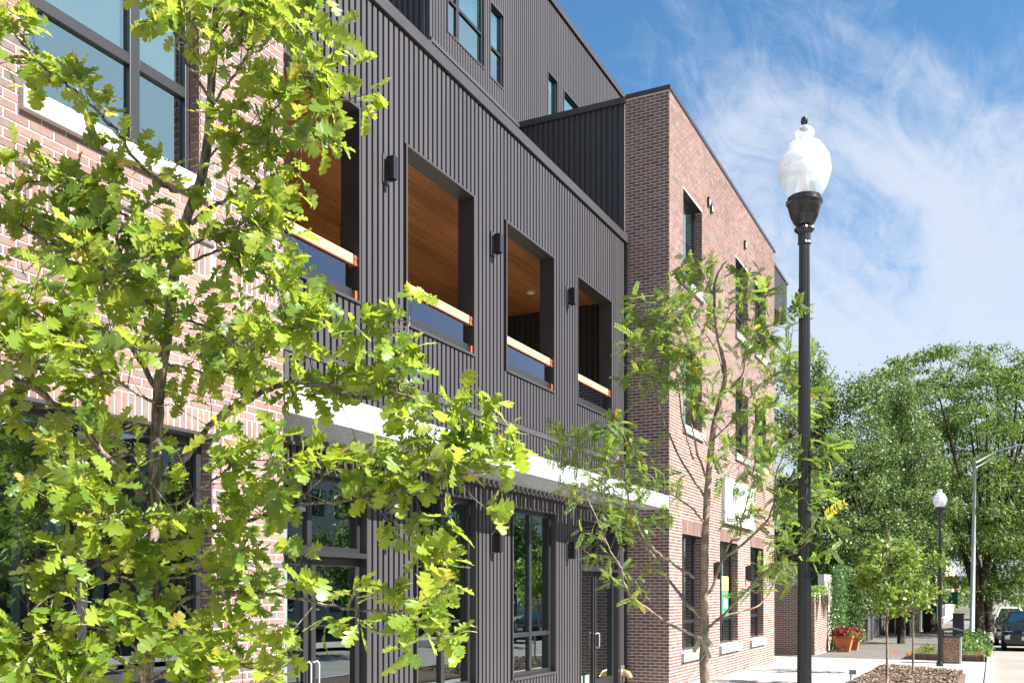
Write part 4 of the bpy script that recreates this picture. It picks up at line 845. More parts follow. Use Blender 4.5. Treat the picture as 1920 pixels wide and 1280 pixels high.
# ---- generic crown of many small leaves
diamond = np.array([(0,0,0),(.5,-.32,.05),(1,0,-.02),(.5,.32,.05)]); DF = np.array([[0,1,2,3]])
narrow = np.array([(0,0,0),(.5,-.16,.05),(1,0,-.06),(.5,.16,.05)])
def crown_tree(name, label, cat, base, clumps, nleaf, leaf, matl, barkm, limbs, tmpl=diamond, group=None, shell=.55, flat=1., droop=0., nm='crown', cat_limb='limb'):
    root = empty(name, base, label, cat, group); B = np.array(base); vol = np.array([c[3]*c[4]*c[5] for c in clumps])**(2/3.); cnt = (nleaf*vol/vol.sum()).astype(int); Ps = []; Ns = []
    for c, k in zip(clumps, cnt):
        v_ = rng.normal(size=(k, 3)); v_ /= np.linalg.norm(v_, axis=1)[:, None]; lump = 1+.3*np.sin(v_[:, 0]*5+c[0])*np.cos(v_[:, 2]*6+c[1])+.18*np.sin(v_[:, 1]*11+c[2])
        rr = (shell+(1-shell)*rng.random(k)**.8)*lump*(1+rng.normal(0, .11, k)); Ps.append(np.array(c[:3])+v_*rr[:, None]*np.array(c[3:6])); Ns.append(v_)
    P = np.vstack(Ps); Nn_ = np.vstack(Ns); k = len(P); ax = rng.normal(size=(k, 3))+Nn_*.6; ax[:, 2] -= droop; nr = Nn_*.8+rng.normal(size=(k, 3))*.42+[0, -.1, .45]
    me_ = instances(nm, tmpl, DF, frames(ax, nr, rng.uniform(.6, 1.3, k)*leaf), P-B, rng.random(k), matl); o = link(nm, me_, root); o['kind'] = 'stuff'
    for path, r0, r1 in limbs:
        b = MB(); pth = smooth_path([Vector(p)-Vector(base) for p in path], 4); m__ = len(pth)
        b.tube(pth, [r0+(r1-r0)*i/(m__-1) for i in range(m__)], 10); b.build('trunk' if path is limbs[0][0] else cat_limb, barkm, root, smooth=True)
    return root
def clumpset(c, rad, n, size, seed, squash=.7, bottom=-1):
    r_ = random.Random(seed); o_ = []
    while len(o_) < n:
        v_ = Vector((r_.gauss(0, 1), r_.gauss(0, 1), r_.gauss(0, 1))).normalized()*(r_.random()**.33)
        if v_.z < bottom: continue
        s_ = size*r_.uniform(.6, 1.25); o_.append((c[0]+v_.x*rad[0], c[1]+v_.y*rad[1], c[2]+v_.z*rad[2], s_, s_, s_*squash))
    return o_
def yt(u, d, vtop, vbot, ru, label, seed, mat, leaf, n, vfork):
    p = at(u, 1200, d); zb = gz(p.x)+.05; c = at(u+4, (vtop+vbot)/2, d); h = (vbot-vtop)/2*d/FL; rr = ru*d/FL; base = (p.x, p.y, zb)
    cl = clumpset(c, (rr*.85, rr*.85, h*.85), 30, rr*.26, seed, .7); top = c+Vector((0, 0, h*.8))
    limbs = [([(p.x, p.y, zb), (p.x+.02, p.y, zb+1.0), (p.x-.02, p.y, at(u, vfork, d).z), (c.x, c.y, c.z), tuple(top)], .032, .006)]
    r_ = random.Random(seed)
    for k in range(9):
        z = at(u, vfork, d).z+.1+k*.2*h; e = r_.choice(cl); limbs.append(([(p.x, p.y, z), ((p.x+e[0])/2, (p.y+e[1])/2, (z+e[2])/2+.05), e[:3]], .014, .004))
    crown_tree('young_street_tree', label, 'tree', base, cl, n, leaf, mat, M_smooth, limbs, group='young trees in the mulch bed', shell=.15)
yt(1663, 20.9, 960, 1192, 74, 'young maple-like tree with thin dark trunk, left of the two in the mulch bed', 5, M_maple, .13, 1700, 1180)
yt(1712, 24.9, 990, 1168, 66, 'young tree with yellowish leaves and thin trunk, right of the two in the mulch bed', 9, M_maple, .12, 1300, 1172)

def big(u, v_, d): return at(u, v_, d)
# pear trees over the brick screen wall
PT = [(1505, 43, 668, 1180, 104, 'dense silvery green tree right behind the end of the brick wing', 21), (1590, 41, 735, 1140, 105, 'dense glossy green tree rising over the terracotta planters', 22), (1690, 46, 742, 1120, 90, 'dense silvery green tree beside the distant acorn street lamp', 23)]
for u, d, vt, vb, ru, lb, sd_ in PT:
    c = at(u, (vt+vb)/2, d); h = (vb-vt)/2*d/FL; rr = ru*d/FL; base = (c.x, c.y, gz(c.x)-.05)
    cl = clumpset(c, (rr, rr, h*.9), 110, rr*.22, sd_, .8)+[(c.x+math.cos(a_)*rr*.75, c.y+math.sin(a_)*rr*.75, c.z-h*q_, rr*.22, rr*.22, rr*.22) for a_ in (0,.4,.8,1.2,2.,2.8,3.6,4.4,5.2)+(0,.8,1.6,2.4,3.2,4.,4.8,5.6) for q_ in (.45,.7,.95)]
    for k in range(16): a_ = random.uniform(0, 6.28); q_ = random.random(); cl.append((c.x+math.cos(a_)*rr*.55*q_, c.y+math.sin(a_)*rr*.55*q_, c.z+h*random.uniform(.8, 1.02), rr*.12, rr*.12, rr*.34))
    limbs = [([base, (c.x, c.y, c.z-h*.7), (c.x+.2, c.y, c.z+h*.6)], .2, .05)]
    for k in range(10): e = cl[k*5]; limbs.append(([(c.x, c.y, c.z-h*.6+k*.12*h), ((c.x+e[0])/2, (c.y+e[1])/2, (c.z-h*.4+e[2])/2), e[:3]], .07, .015))
    crown_tree('pear_tree', lb, 'tree', base, cl, 42000, .125, M_pear, M_darkbark, limbs, group='dense trees behind the brick wing', shell=.55)
# old honey locusts by the kerb
LT = [(1805, 57, 662, 1050, 185, 1206, 'huge spreading old tree with several dark trunks behind the grey light pole', 31, 1834), (1880, 74, 700, 1120, 110, 1190, 'old spreading tree next along the kerb, behind the silver parking post', 32, 1852), (1695, 66, 682, 1010, 115, 1190, 'old feathery tree standing behind the dense trees, left of the huge one', 33, 1745), (1985, 62, 650, 1060, 110, 1200, 'old spreading tree overhanging the right edge above the parked cars', 34, 2060)]
for u, d, vt, vb, ru, vg, lb, sd_, ut in LT:
    c = at(u, (vt+vb)/2, d); h = (vb-vt)/2*d/FL; rr = ru*d/FL; pt_ = at(ut, vg, d); base = (pt_.x, pt_.y, gz(pt_.x)-.05); cl = []
    r_ = random.Random(sd_); n_ = 130
    cl = clumpset(c, (rr, rr, h*1.0), n_, rr*.19, sd_, .45)+[(at(u_, v_2, d).x, at(u_, v_2, d).y, at(u_, v_2, d).z, 1.7, 1.7, .8) for u_, v_2 in ((1870,1040),(1900,1060),(1925,1080),(1880,1085),(1905,1110),(1850,1000),(1780,1030),(1760,1000),(1915,1010),(1860,1110),(1890,1020))]*(sd_ == 31)+[(c.x+math.cos(a_)*rr*.85, c.y+math.sin(a_)*rr*.85, c.z-h*q_, rr*.22, rr*.22, rr*.12) for a_ in (0,.5,1,1.5,2,2.5,3,3.5,4,4.5,5,5.5,6) for q_ in (.35,.6,.85)]
    for k in range(30): a_ = random.uniform(0, 6.28); q_ = r_.random()**.5; cl.append((c.x+math.cos(a_)*rr*q_, c.y+math.sin(a_)*rr*q_, c.z+h*(1.02-.35*q_*q_), rr*.15, rr*.15, rr*.06))
    fork = Vector((pt_.x, pt_.y, gz(pt_.x)+(c.z-h-gz(pt_.x))*.5)); limbs = [([base, (base[0], base[1]+.05, base[2]+1.3), tuple(fork)], .42*d/57, .32*d/57)]
    for k in range(5): a_ = 6.28*k/5+.3; q = fork+Vector((math.cos(a_)*rr*.32, math.sin(a_)*rr*.32, h*.9)); limbs.append(([tuple(fork-Vector((0, 0, .3))), tuple(fork.lerp(q, .45)+Vector((0, 0, .5))), tuple(q), (c.x+math.cos(a_)*rr*.6, c.y+math.sin(a_)*rr*.6, c.z+h*.5)], .24, .04))
    for k in range(24): e = cl[k*5]; a_ = math.atan2(e[1]-c.y, e[0]-c.x); q = fork+Vector((math.cos(a_)*rr*.25, math.sin(a_)*rr*.25, h*.7)); limbs.append(([tuple(q), tuple((q+Vector(e[:3]))/2+Vector((0, 0, .4))), e[:3]], .09, .02))
    crown_tree('old_locust_tree', lb, 'tree', base, cl, 48000 if sd_ == 31 else 24000, .26 if sd_ == 31 else .30, M_bloc, M_darkbark, limbs, narrow, 'old trees along the kerb', .25, droop=.5)
# ------------------------------------------------------------------ brick screen walls, ivy, fence
def brickbox(name, label, x0, x1, y0, y1, z0, z1, cat='wall', capm=None, off=0.0, par=None):
    r0 = empty(name, (x0, y0, z0), label, cat); bs = Vector((x0, y0, z0)); m = MB(); q = .006
    m.box(x0+q, x1-q, y0+q, y1-q, z0, z1); 
    def fin(mb, n_, mt, **k): mb.v = [tuple(Vector(v_)-bs) for v_ in mb.v]; return mb.build(n_, mt, r0, **k)
    fin(m, 'wall_core', M_mortar); m = MB()
    bricks_mb(m, (0, y0+q, 0), BX, -BY, lay(None, None, None, x0, x1, z0, z1, (), off)); bricks_mb(m, (x0+q, 0, 0), BY, -BX, lay(None, None, None, y0+.012, y1, z0, z1, (), off))
    fin(m, 'brickwork', M_brick, kind='stuff')
    if capm: m = MB(); m.box(x0-.05, x1+.05, y0-.05, y1+.05, z1, z1+.13); fin(m, 'cap_stone', capm, bevel=.008)
    return r0, fin
brickbox('screen_wall', 'dark shaded brick screen wall with white cap next to the wing corner', 35.6, 35.9, 6.25, 12, -.25, 2.85, capm=M_stone)
r0, fin = brickbox('garden_wall', 'weathered lit brick wall behind the big street lamp with dark streaks under ivy', 36.0, 39.2, 5.72, 6.0, -.25, 1.95, off=.05)
m = MB(); zt = 1.96
for k in range(46):
    x = random.choice((36.5, 37.6, 38.1, 38.7))+random.gauss(0, .22); x = min(max(x, 36.05), 39.15); ln = random.uniform(.3, 1.1); m.tube([(x, 5.706, zt), (x+.03, 5.70, zt-ln*.5), (x-.02, 5.704, zt-ln)], [.014, .009, .004], 4, False)
fin(m, 'bare_vine', M_darkbark, kind='stuff')
def leafcloud(name, P, Nn_, size, mat, par=None, tmpl=None, base=(0, 0, 0)):
    k = len(P); ax = rng.normal(size=(k, 3)); ax[:, 2] -= .4; nr = Nn_+rng.normal(size=(k, 3))*.55
    me_ = instances(name, diamond if tmpl is None else tmpl, DF, frames(ax, nr, rng.uniform(.6, 1.3, k)*size), P-np.array(base), rng.random(k), mat); o = link(name, me_, par); o['kind'] = 'stuff'; return o
iv = empty('ivy_hedge', (39.2, 5.4, -.25), 'thick ivy mass covering the wall above the terracotta planters', 'ivy')
k = 13000; P = np.empty((k, 3)); P[:, 0] = rng.uniform(38.9, 46.5, k); P[:, 2] = rng.uniform(-.2, 3.1, k); P[:, 1] = 5.75-.35*np.abs(np.sin(P[:, 0]*1.9+P[:, 2]))-rng.random(k)*.3
leafcloud('ivy_leaves', P, np.tile([-.25, -1, .45], (k, 1)), .10, M_ivy, iv, base=(39.2, 5.4, -.25)); m = MB(); m.box(-.1, 5.2, .45, .7, -.1, 3.0); m.build('wall_core', M_mortar, iv)
k = 700; P = np.empty((k, 3)); P[:, 0] = rng.uniform(36.0, 39, k); P[:, 2] = 1.95+rng.random(k)*.35-((P[:, 0] < 36.6)*.25); P[:, 1] = rng.uniform(5.65, 6.1, k)
leafcloud('ivy_leaves', P, np.tile([-.2, -.7, .7], (k, 1)), .09, M_shrub, iv, base=(39.2, 5.4, -.25))
fn = empty('board_fence', (45, 5.7, gz(45)), 'dark weathered board fence along the pavement beyond the planters', 'fence'); M_board = plain('weathered_boards', (.09,.085,.085), .85, 0, .2, .3, 2)
fm = MB(); fm.box(0, .14, 0, .02, 0, 1.9); fme = fm.mesh('fence_board', M_board)
for k in range(60): link('fence_board', fme, fn, (k*.15, random.uniform(-.01, .01), random.uniform(-.02, .02)-.002*k))
fm = MB(); fm.box(0, .1, -.08, 0, 0, 2.05); fpm = fm.mesh('post', plain('grey_post', (.30,.31,.32), .6))
for k in range(5): link('post', fpm, fn, (k*2.2, -.01, -.02*k))
# planters
def planter(x, y, s, label):
    z = gz(x); r0 = empty('terracotta_planter', (x, y, z), label, 'planter', 'terracotta planters in front of the ivy'); M_tc = M_terra; m = MB(); b0_, b1_ = .19*s, .30*s; h = .56*s
    m.lathe((0,0,0), [(b0_*1.41, 0), (b1_*1.38, h*.86), (b1_*1.52, h*.86), (b1_*1.52, h), (b1_*1.35, h), (b1_*1.3, h*.9)], 4); o = m.build('pot', M_tc, r0, bevel=.01); o.rotation_euler.z = R(45)
    m = MB(); m.lathe((0,0,h*.88), [(b1_*1.3, 0), (.01, .03)], 4); o = m.build('soil', M_mulch, r0); o.rotation_euler.z = R(45)
    k = 520; v_ = rng.normal(size=(k, 3)); v_ /= np.linalg.norm(v_, axis=1)[:, None]; v_[:, 2] = np.abs(v_[:, 2]); P = v_*[b1_*1.6, b1_*1.6, .34*s]*(.5+.5*rng.random((k, 1)))+[0, 0, h]
    leafcloud('red_foliage', P, v_, .11, M_red, r0); k = 160; v_ = rng.normal(size=(k, 3)); v_ /= np.linalg.norm(v_, axis=1)[:, None]; P = v_*[b1_*1.1, b1_*.9, .16*s]+[-.12*s, -b1_*.7, h+.02]; leafcloud('trailing_foliage', P, v_, .07, M_shrub, r0)
    m = MB()
    for q in range(9): a = q*.7; m.tube([(0, 0, h*.9), (math.cos(a)*.1, math.sin(a)*.1, h+.15), (math.cos(a)*.2, math.sin(a)*.2, h+.28*s)], .006, 4)
    m.build('stem', M_darkbark, r0)
M_terra = plain('terracotta', (.50,.185,.085), .85, 0, .2, .15, 5)
planter(39.2, 5.15, 1.12, 'nearer terracotta planter with dark red foliage at the end of the brick garden wall'); planter(40.9, 5.05, 1.05, 'farther terracotta planter with dark red foliage against the ivy')
# litter bin
p = at(1784, 1240, 30.2); bx_, by_ = p.x, p.y; zb = gz(bx_)
r0 = empty('litter_bin', (bx_, by_, zb), 'litter bin with brown pebble panels, dark hood and pale corner post', 'litter bin')
M_peb = Mat('pebble_aggregate'); M_peb.set(.85, 0, .3); v1 = M_peb.n('TexVoronoi'); v1.inputs['Scale'].default_value = 42; M_peb.lk(M_peb.n('NewGeometry').outputs['Position'], v1.inputs['Vector']); sc_ = M_peb.n('SeparateColor'); M_peb.lk(v1.outputs['Color'], sc_.inputs[0])
M_peb.lk(M_peb.ramp(sc_.outputs[0], [(0, (.12,.07,.05)), (.4, (.24,.15,.11)), (.8, (.36,.25,.19)), (1, (.52,.42,.34))]), M_peb.b.inputs['Base Color']); M_peb.bump(v1.outputs['Distance'], .8, .01)
M_hood = plain('dark_grey_plastic', (.05,.05,.058), .45)
w2, h2 = .29, .94
def qb(mb, lo, hi, z0, z1, tap=1.0): # tapered box
    b = len(mb.v)
    for z, t in ((z0, 1.0), (z1, tap)):
        for (i, j) in ((lo, lo), (hi, lo), (hi, hi), (lo, hi)): mb.v.append((i*t, j*t, z))
    for q in ((0,3,2,1),(4,5,6,7),(0,1,5,4),(1,2,6,5),(2,3,7,6),(3,0,4,7)): mb.f.append(tuple(b+i for i in q)); mb.t.append(0.)
m = MB(); qb(m, -w2*.86, w2*.86, .03, .80, 1.08); m.build('pebble_panel', M_peb.m, r0, bevel=.01)
for i, (sx_, sy_) in enumerate(((-1,-1),(1,-1),(1,1),(-1,1))):
    m = MB(); m.tube([(sx_*w2*.86, sy_*w2*.86, 0), (sx_*w2*.97, sy_*w2*.97, 1.02)], .042, 4); m.build('corner_post', M_steel if i == 0 else M_hood, r0, bevel=.004)
m = MB(); m.box(-w2, w2, -w2, w2, .80, .86)
for k in range(8):
    a0, a1 = -1+k*.25, -.75+k*.25; z0_, z1_ = 1.0+.10*(1-a0*a0), 1.0+.10*(1-a1*a1); W_ = w2*1.12
    m.quadf([(-W_, a0*W_, z0_), (W_, a0*W_, z0_), (W_, a1*W_, z1_), (-W_, a1*W_, z1_)]); m.quadf([(-W_, a0*W_, z0_-.05), (-W_, a1*W_, z1_-.05), (-W_, a1*W_, z1_), (-W_, a0*W_, z0_)]); m.quadf([(W_, a0*W_, z0_-.05), (W_, a1*W_, z1_-.05), (W_, a1*W_, z1_), (W_, a0*W_, z0_)]); m.quadf([(-W_, a0*W_, z0_-.05), (W_, a0*W_, z0_-.05), (W_, a1*W_, z1_-.05), (-W_, a1*W_, z1_-.05)])
m.box(-W_, -W_+.03, -W_, -W_*.72, .84, 1.02); m.box(-W_, -W_+.03, W_*.72, W_, .84, 1.02); m.box(W_-.03, W_, -W_, -W_*.72, .84, 1.02); m.box(W_-.03, W_, W_*.72, W_, .84, 1.02); m.build('hood', M_hood, r0)
# dark drop box behind, brick edged shrub bed, silver poles
p = at(1797, 1205, 45); r0 = empty('drop_box', (p.x, p.y, gz(p.x)), 'tall dark metal drop box standing behind the litter bin', 'drop box'); m = MB(); m.box(-.3, .3, -.24, .24, .02, 1.42); m.build('cabinet', M_hood, r0, bevel=.02); m = MB(); m.box(-.34, .34, -.28, .28, 1.42, 1.47); m.build('lid', M_hood, r0, bevel=.01); m = MB(); m.box(-.315, -.301, -.19, .19, 1.05, 1.30); m.build('flap', M_black, r0, bevel=.005)
r0 = empty('brick_edged_bed', (34.72, .25, gz(35)), 'low brick edged planting bed around the litter bin and shrubs', 'planting bed'); k_ = 0; m = MB(); m.box(0, .11, 0, .066, 0, .21); eb = m.mesh('brick', M_brick)
for k in range(32):
    y = .0+k*.075
    if y < 2.3: link('brick', eb, r0, (0, y, random.uniform(-.006, .006)))
m = MB(); m.box(0, .066, 0, .11, 0, .21); eb2 = m.mesh('brick', M_brick)
for k in range(80): link('brick', eb2, r0, (.12+k*.075, 2.16, random.uniform(-.006, .006)-.001*k)); link('brick', eb2, r0, (.12+k*.075, 0, random.uniform(-.006, .006)-.001*k))
m = MB(); m.box(.11, 6.1, .11, 2.16, -.1, .14); m.build('soil', M_mulch, r0)
k = 2600; P = np.empty((k, 3)); P[:, 0] = rng.uniform(.12, 5, k); P[:, 1] = rng.uniform(.1, 2.15, k); P[:, 2] = .14+rng.random(k)*.07; bl = np.array([(0,-.04,0),(1,-.01,.1),(1,.01,.1),(0,.04,0)])
ax = rng.normal(size=(k, 3))*.5+[0, 0, 1]; nr = rng.normal(size=(k, 3)); M_gb = leafmat('dry_grass', [(0, (.10,.15,.03)), (.6, (.19,.21,.05)), (1, (.36,.30,.14))], .3, .6, (.3,.35,.1)); o = link('grass_blades', instances('grass_blades', bl, DF, frames(ax, nr, rng.uniform(.06, .14, k)), P, rng.random(k), M_gb), r0); o['kind'] = 'stuff'
def shrub(x, y, rx, ry, h, n_, label, leaf=.10, mat=None):
    z = gz(x)+.05; r0 = empty('leafy_shrub', (x, y, z), label, 'shrub', 'shrubs in the kerbside bed'); v_ = rng.normal(size=(n_, 3)); v_ /= np.linalg.norm(v_, axis=1)[:, None]; v_[:, 2] = np.abs(v_[:, 2]); f_ = 1+.25*np.sin(v_[:, 0]*6)*np.cos(v_[:, 1]*5)
    P = v_*[rx, ry, h]*(f_*(.55+.45*rng.random(n_)))[:, None]; leafcloud('shrub_leaves', P, v_+[0, 0, .5], leaf, mat or M_shrub, r0); m = MB()
    for q in range(12): a = q*.55; m.tube([(0, 0, 0), (math.cos(a)*rx*.3, math.sin(a)*ry*.3, h*.5), (math.cos(a)*rx*.7, math.sin(a)*ry*.7, h*.75)], [.012, .008, .004], 4)
    m.build('stem', M_darkbark, r0)
shrub(37.2, .85, .95, .62, .62, 1500, 'bright leafy shrub just right of the litter bin', .12); shrub(38.6, .35, .9, .35, .35, 800, 'low leafy ground plants beside the kerb in front of the bright shrub', .10); shrub(43.5, .65, 1.7, .7, .75, 1500, 'darker leafy shrub mass behind the bright one, under the silver pole', .12, M_ivy); shrub(35.8, 1.95, .45, .25, .45, 260, 'small leafy shoots left of the distant lamp post', .09); shrub(49.5, .6, 1.6, .6, .5, 800, 'low shrubs farthest along the kerbside bed', .12, M_ivy)
p = at(1822, 1200, 49.5); z0 = gz(p.x); zt = at(1828, 856, 49.5).z; r0 = empty('street_light_pole', (p.x, p.y, z0), 'tall grey galvanised street light pole with long arm in front of the huge tree', 'light pole')
tpt = at(1828, 856, 49.5)-Vector((p.x, p.y, z0)); m = MB(); m.tube([(0,0,0), tuple(tpt*.5), tuple(tpt)], [.125, .10, .065], 12); m.build('pole', M_steel, r0, smooth=True)
a0 = tpt*.965; m = MB(); m.tube([a0, a0+Vector((.1,-1.0,.55)), a0+Vector((.15,-2.0,.82)), a0+Vector((.2,-3.6,.9))], [.04,.035,.03,.028], 8); m.tube([a0-Vector((0,0,.25)), a0+Vector((.1,-1.1,.35)), a0+Vector((.15,-2.0,.80))], [.02,.018,.015], 6); m.build('arm', M_steel, r0, smooth=True)
m = MB(); m.lathe(tuple(a0+Vector((.2,-3.9,.82))), [(.04,.16),(.14,.12),(.16,.06),(.12,.0)], 14); m.build('lamp_head', M_steel, r0); m = MB(); m.lathe((0,0,0), [(.2,0),(.2,.04),(.14,.06),(.13,.3)], 12); m.build('base', M_steel, r0)
m = MB(); m.box(-.03,.03,-.28,.28,2.6,3.0); 
p = at(1842, 1186, 62); r0 = empty('parking_post', (p.x, p.y, gz(p.x)), 'short silver post with small domed head beyond the tall pole', 'post'); m = MB(); m.lathe((0,0,0), [(.10,0),(.085,.3),(.075,2.1)], 12); m.build('pole', M_steel, r0); m = MB(); m.lathe((0,0,2.1), [(.11,0),(.14,.08),(.14,.3),(.09,.40),(.03,.46)], 12); m.build('meter_head', M_steel, r0)
# small things on the new pavement
r0 = empty('ground_light', (23.86, 2.98, 0), 'small grey pavement light box at the edge of the mulch bed', 'ground light'); r0.location.z = gz(23.86); m = MB(); m.box(-.03,.03,-.02,.02,0,.22); m.build('stem', M_steel, r0); m = MB(); m.box(-.05,.05,-.13,.03,.16,.27); m.build('housing', plain('grey_metal_box', (.25,.26,.27), .5), r0, bevel=.005)
M_or = plain('orange_flag_vinyl', (.85,.22,.08), .6, 0, .3, .03)
for j, (u, v_, lb) in enumerate(((1674, 1232, 'left of the two small orange marker flags beyond the mulch bed'), (1702, 1238, 'right of the two small orange marker flags beyond the mulch bed'))):
    p = at(u, v_, 31.5-j); r0 = empty('marker_flag', (p.x, p.y, gz(p.x)+.0), lb, 'flag', 'orange marker flags'); m = MB(); m.tube([(0,0,0),(0,0,.32)], .006, 5); m.build('wire', M_steel, r0); m = MB()
    for k in range(3): m.quadf([(0,-.035*k,.22+.01*k),(0.02*(k%2),-.035*(k+1),.21),(0.02*(k%2),-.035*(k+1),.33),(0,-.035*k,.33)])
    m.build('flag_sheet', M_or, r0)
# ------------------------------------------------------------------ vehicles
M_tyre = plain('tyre_rubber', (.02,.02,.02), .85); M_rim = plain('alloy_rim', (.45,.46,.47), .3, .8); M_lens = plain('headlamp_lens', (.60,.64,.68), .12, .1, .8); M_cglass = glassmat('car_glass', .06, (.10,.14,.13), (.30,.42,.38)); M_chrome = plain('chrome', (.75,.77,.80), .12, 1., .5, .02)
def car(name, label, x, y, paint, kind='suv', s=1.0, group='cars parked along the kerb', detail=True, cat='car'):
    z = gz(x)-.125; r0 = empty(name, (x, y, z), label, cat, group); hw = .93*s
    # stations along the length (front at 0): x, sill z, shoulder z, shoulder half width, roof z, roof half width
    if kind == 'suv': ST = [(0,.42,.72,.70,.72,.55),(.06,.30,.86,.84,.88,.66),(.35,.26,1.0,.92,1.03,.74),(1.15,.24,1.06,.93,1.12,.78),(1.32,.24,1.07,.93,1.18,.78),(2.05,.24,1.08,.93,1.62,.63),(2.6,.24,1.08,.93,1.675,.64),(3.7,.24,1.10,.92,1.63,.62),(4.25,.28,1.10,.90,1.42,.60),(4.5,.36,1.0,.84,1.05,.66),(4.58,.42,.9,.78,.92,.6)]
    elif kind == 'pickup': ST = [(0,.45,.85,.80,.9,.7),(.1,.4,1.12,.9,1.15,.8),(1.4,.38,1.2,.95,1.25,.85),(2.1,.38,1.22,.96,1.85,.68),(3.4,.38,1.22,.96,1.88,.68),(3.7,.4,1.2,.95,1.3,.9),(5.5,.45,1.15,.93,1.16,.9),(5.6,.5,1.05,.9,1.1,.85)]
    else: ST = [(0,.42,.62,.70,.62,.55),(.08,.28,.72,.84,.76,.66),(1.2,.22,.90,.90,.95,.74),(2.1,.22,.95,.90,1.42,.58),(3.3,.22,.96,.90,1.43,.58),(4.1,.26,.95,.86,1.0,.66),(4.6,.36,.8,.78,.82,.6)]
    rows = []
    for x_, sl, sh, wsh, rf, wrf in ST:
        half = [(.0, sl), (wsh*.86, sl), (wsh*.985, sl+.12), (wsh, (sl+sh)/2), (wsh*.985, sh-.04), (wsh*.95, sh), ((wsh*.95+wrf)/2+.01, (sh+rf)/2+.02), (wrf, rf-.035), (wrf*.8, rf), (0, rf+.015)]
        rows.append([(x_, -a*s, b) for a, b in half]+[(x_, a*s, b) for a, b in half[::-1][1:-1]])
    m = MB(); n_ = len(rows[0])
    for r_ in rows: m.v += r_
    for i in range(len(rows)-1):
        for k in range(n_): k2 = (k+1) % n_; m.f.append((i*n_+k, (i+1)*n_+k, (i+1)*n_+k2, i*n_+k2)); m.t.append(0.)
    m.f.append(tuple(range(n_))); m.t.append(0.); m.f.append(tuple((len(rows)-1)*n_+k for k in reversed(range(n_)))); m.t.append(0.)
    m.build('body', paint, r0, smooth=False, bevel=.012)
    def Rw(i, j): return Vector(rows[i][j])
    iw = [i for i in range(len(ST)-1) if ST[i+1][4]-ST[i][4] > .3][0]; ir = iw+1
    up = Vector((-.02, 0, .012)); wi = n_-1
    a, b, c_, d = Rw(iw, 8).lerp(Rw(iw, 7), .6), Rw(iw, n_-8).lerp(Rw(iw, n_-7), .6), Rw(ir, n_-8), Rw(ir, 8)
    e = .07; P = [a.lerp(d, e), b.lerp(c_, e), c_.lerp(b, .10), d.lerp(a, .10)]; m = MB(); m.quadf([p_+up for p_ in P]); m.build('windscreen', M_cglass, r0); 
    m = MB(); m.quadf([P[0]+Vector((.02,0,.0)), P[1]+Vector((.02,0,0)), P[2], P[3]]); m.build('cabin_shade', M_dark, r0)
    ie = max(i for i in range(len(ST)) if ST[i][4] > ST[ir][4]-.12)
    for sgn in (-1, 1):
        m = MB(); a = ST[ir]; b = ST[ie]; m.quadf([(ST[iw][0]+.35, sgn*.905*s, a[2]+.02), (b[0], sgn*.885*s, b[2]+.02), (b[0]-.15, sgn*(b[5]*s+.045), b[4]-.09), (a[0]+.12, sgn*(a[5]*s+.05), a[4]-.07)]); m.build('side_window', M_cglass, r0)
    for wx in (.88, ST[-1][0]-.95):
        for sgn in (-1, 1):
            m = MB(); rr = .35; m.tube([(wx, sgn*(hw-.22), rr), (wx, sgn*(hw-.01), rr)], [rr, rr], 24); w_o = m.build('wheel', M_tyre, r0, bevel=.02); m = MB(); m.tube([(wx, sgn*(hw-.02), rr), (wx, sgn*(hw+.002), rr)], [rr*.62, rr*.60], 10); o = m.build('rim', M_rim); o.parent = w_o
    for sgn in (-1, 1):
        m = MB(); m.box(ST[iw][0]+.45, ST[iw][0]+.60, *sorted((sgn*.92*s, sgn*1.10*s)), ST[iw][2]+.02, ST[iw][2]+.17); m.build('wing_mirror', paint, r0, bevel=.02)
        hz_ = .60 if kind == 'suv' else ST[1][2]-.16; m = MB(); m.box(.0-.012, .12, *sorted((sgn*.60*s, sgn*.80*s)), hz_-.09, hz_+.09); m.build('headlight', M_lens, r0, bevel=.02)
        if detail: m = MB(); m.tube([(2.2, sgn*.60*s, 1.70), (2.9, sgn*.62*s, 1.725), (3.9, sgn*.60*s, 1.68)], .018, 6); m.build('roof_rail', M_chrome, r0)
    m = MB(); m.box(-.014, .05, -.56*s, .56*s, .44, .70); g0 = m.build('grille', M_black, r0, bevel=.01)
    if detail:
        m = MB()
        for k in range(9):
            for j in range(3): yy = -.5+k*.125; m.box(-.022, -.015, yy, yy+.06, .47+j*.07, .50+j*.07)
        m.build('grille_studs', M_hood, r0, kind='stuff')
        m = MB(); ring = [(-.035, math.cos(a_)*.125, .79+math.sin(a_)*.065) for a_ in [2*PI*k/20 for k in range(21)]]; m.tube(ring, .011, 6); m.tube([(-.035,.055,.74),(-.035,.035,.84)], .012, 6); m.tube([(-.035,-.035,.74),(-.035,-.055,.84)], .012, 6); m.tube([(-.035,.05,.785),(-.035,-.05,.795)], .010, 6); m.build('badge', M_chrome, r0)
        for sgn in (-1, 1): m = MB(); m.box(-.01, .03, *sorted((sgn*.5, sgn*.84)), .845, .865); m.build('running_light', M_lens, r0)
    m = MB(); m.box(-.032, -.016, -.16, .16, .48, .63); pl = m.build('number_plate', M_white, r0)
    return r0
P_bl = plain('black_car_paint', (.012,.014,.015), .12, .2, .8, .05, 2); P_dg = plain('dark_grey_car_paint', (.05,.06,.065), .15, .3, .7, .05, 2); P_wh = plain('white_car_paint', (.7,.7,.7), .2, 0, .6, .03, 2)
car('parked_suv', 'black parked SUV facing the camera, nearest at the kerb', 46.6, -1.27, P_bl)
car('parked_suv', 'dark grey parked SUV right behind the nearest black one', 53.0, -1.0, P_dg)
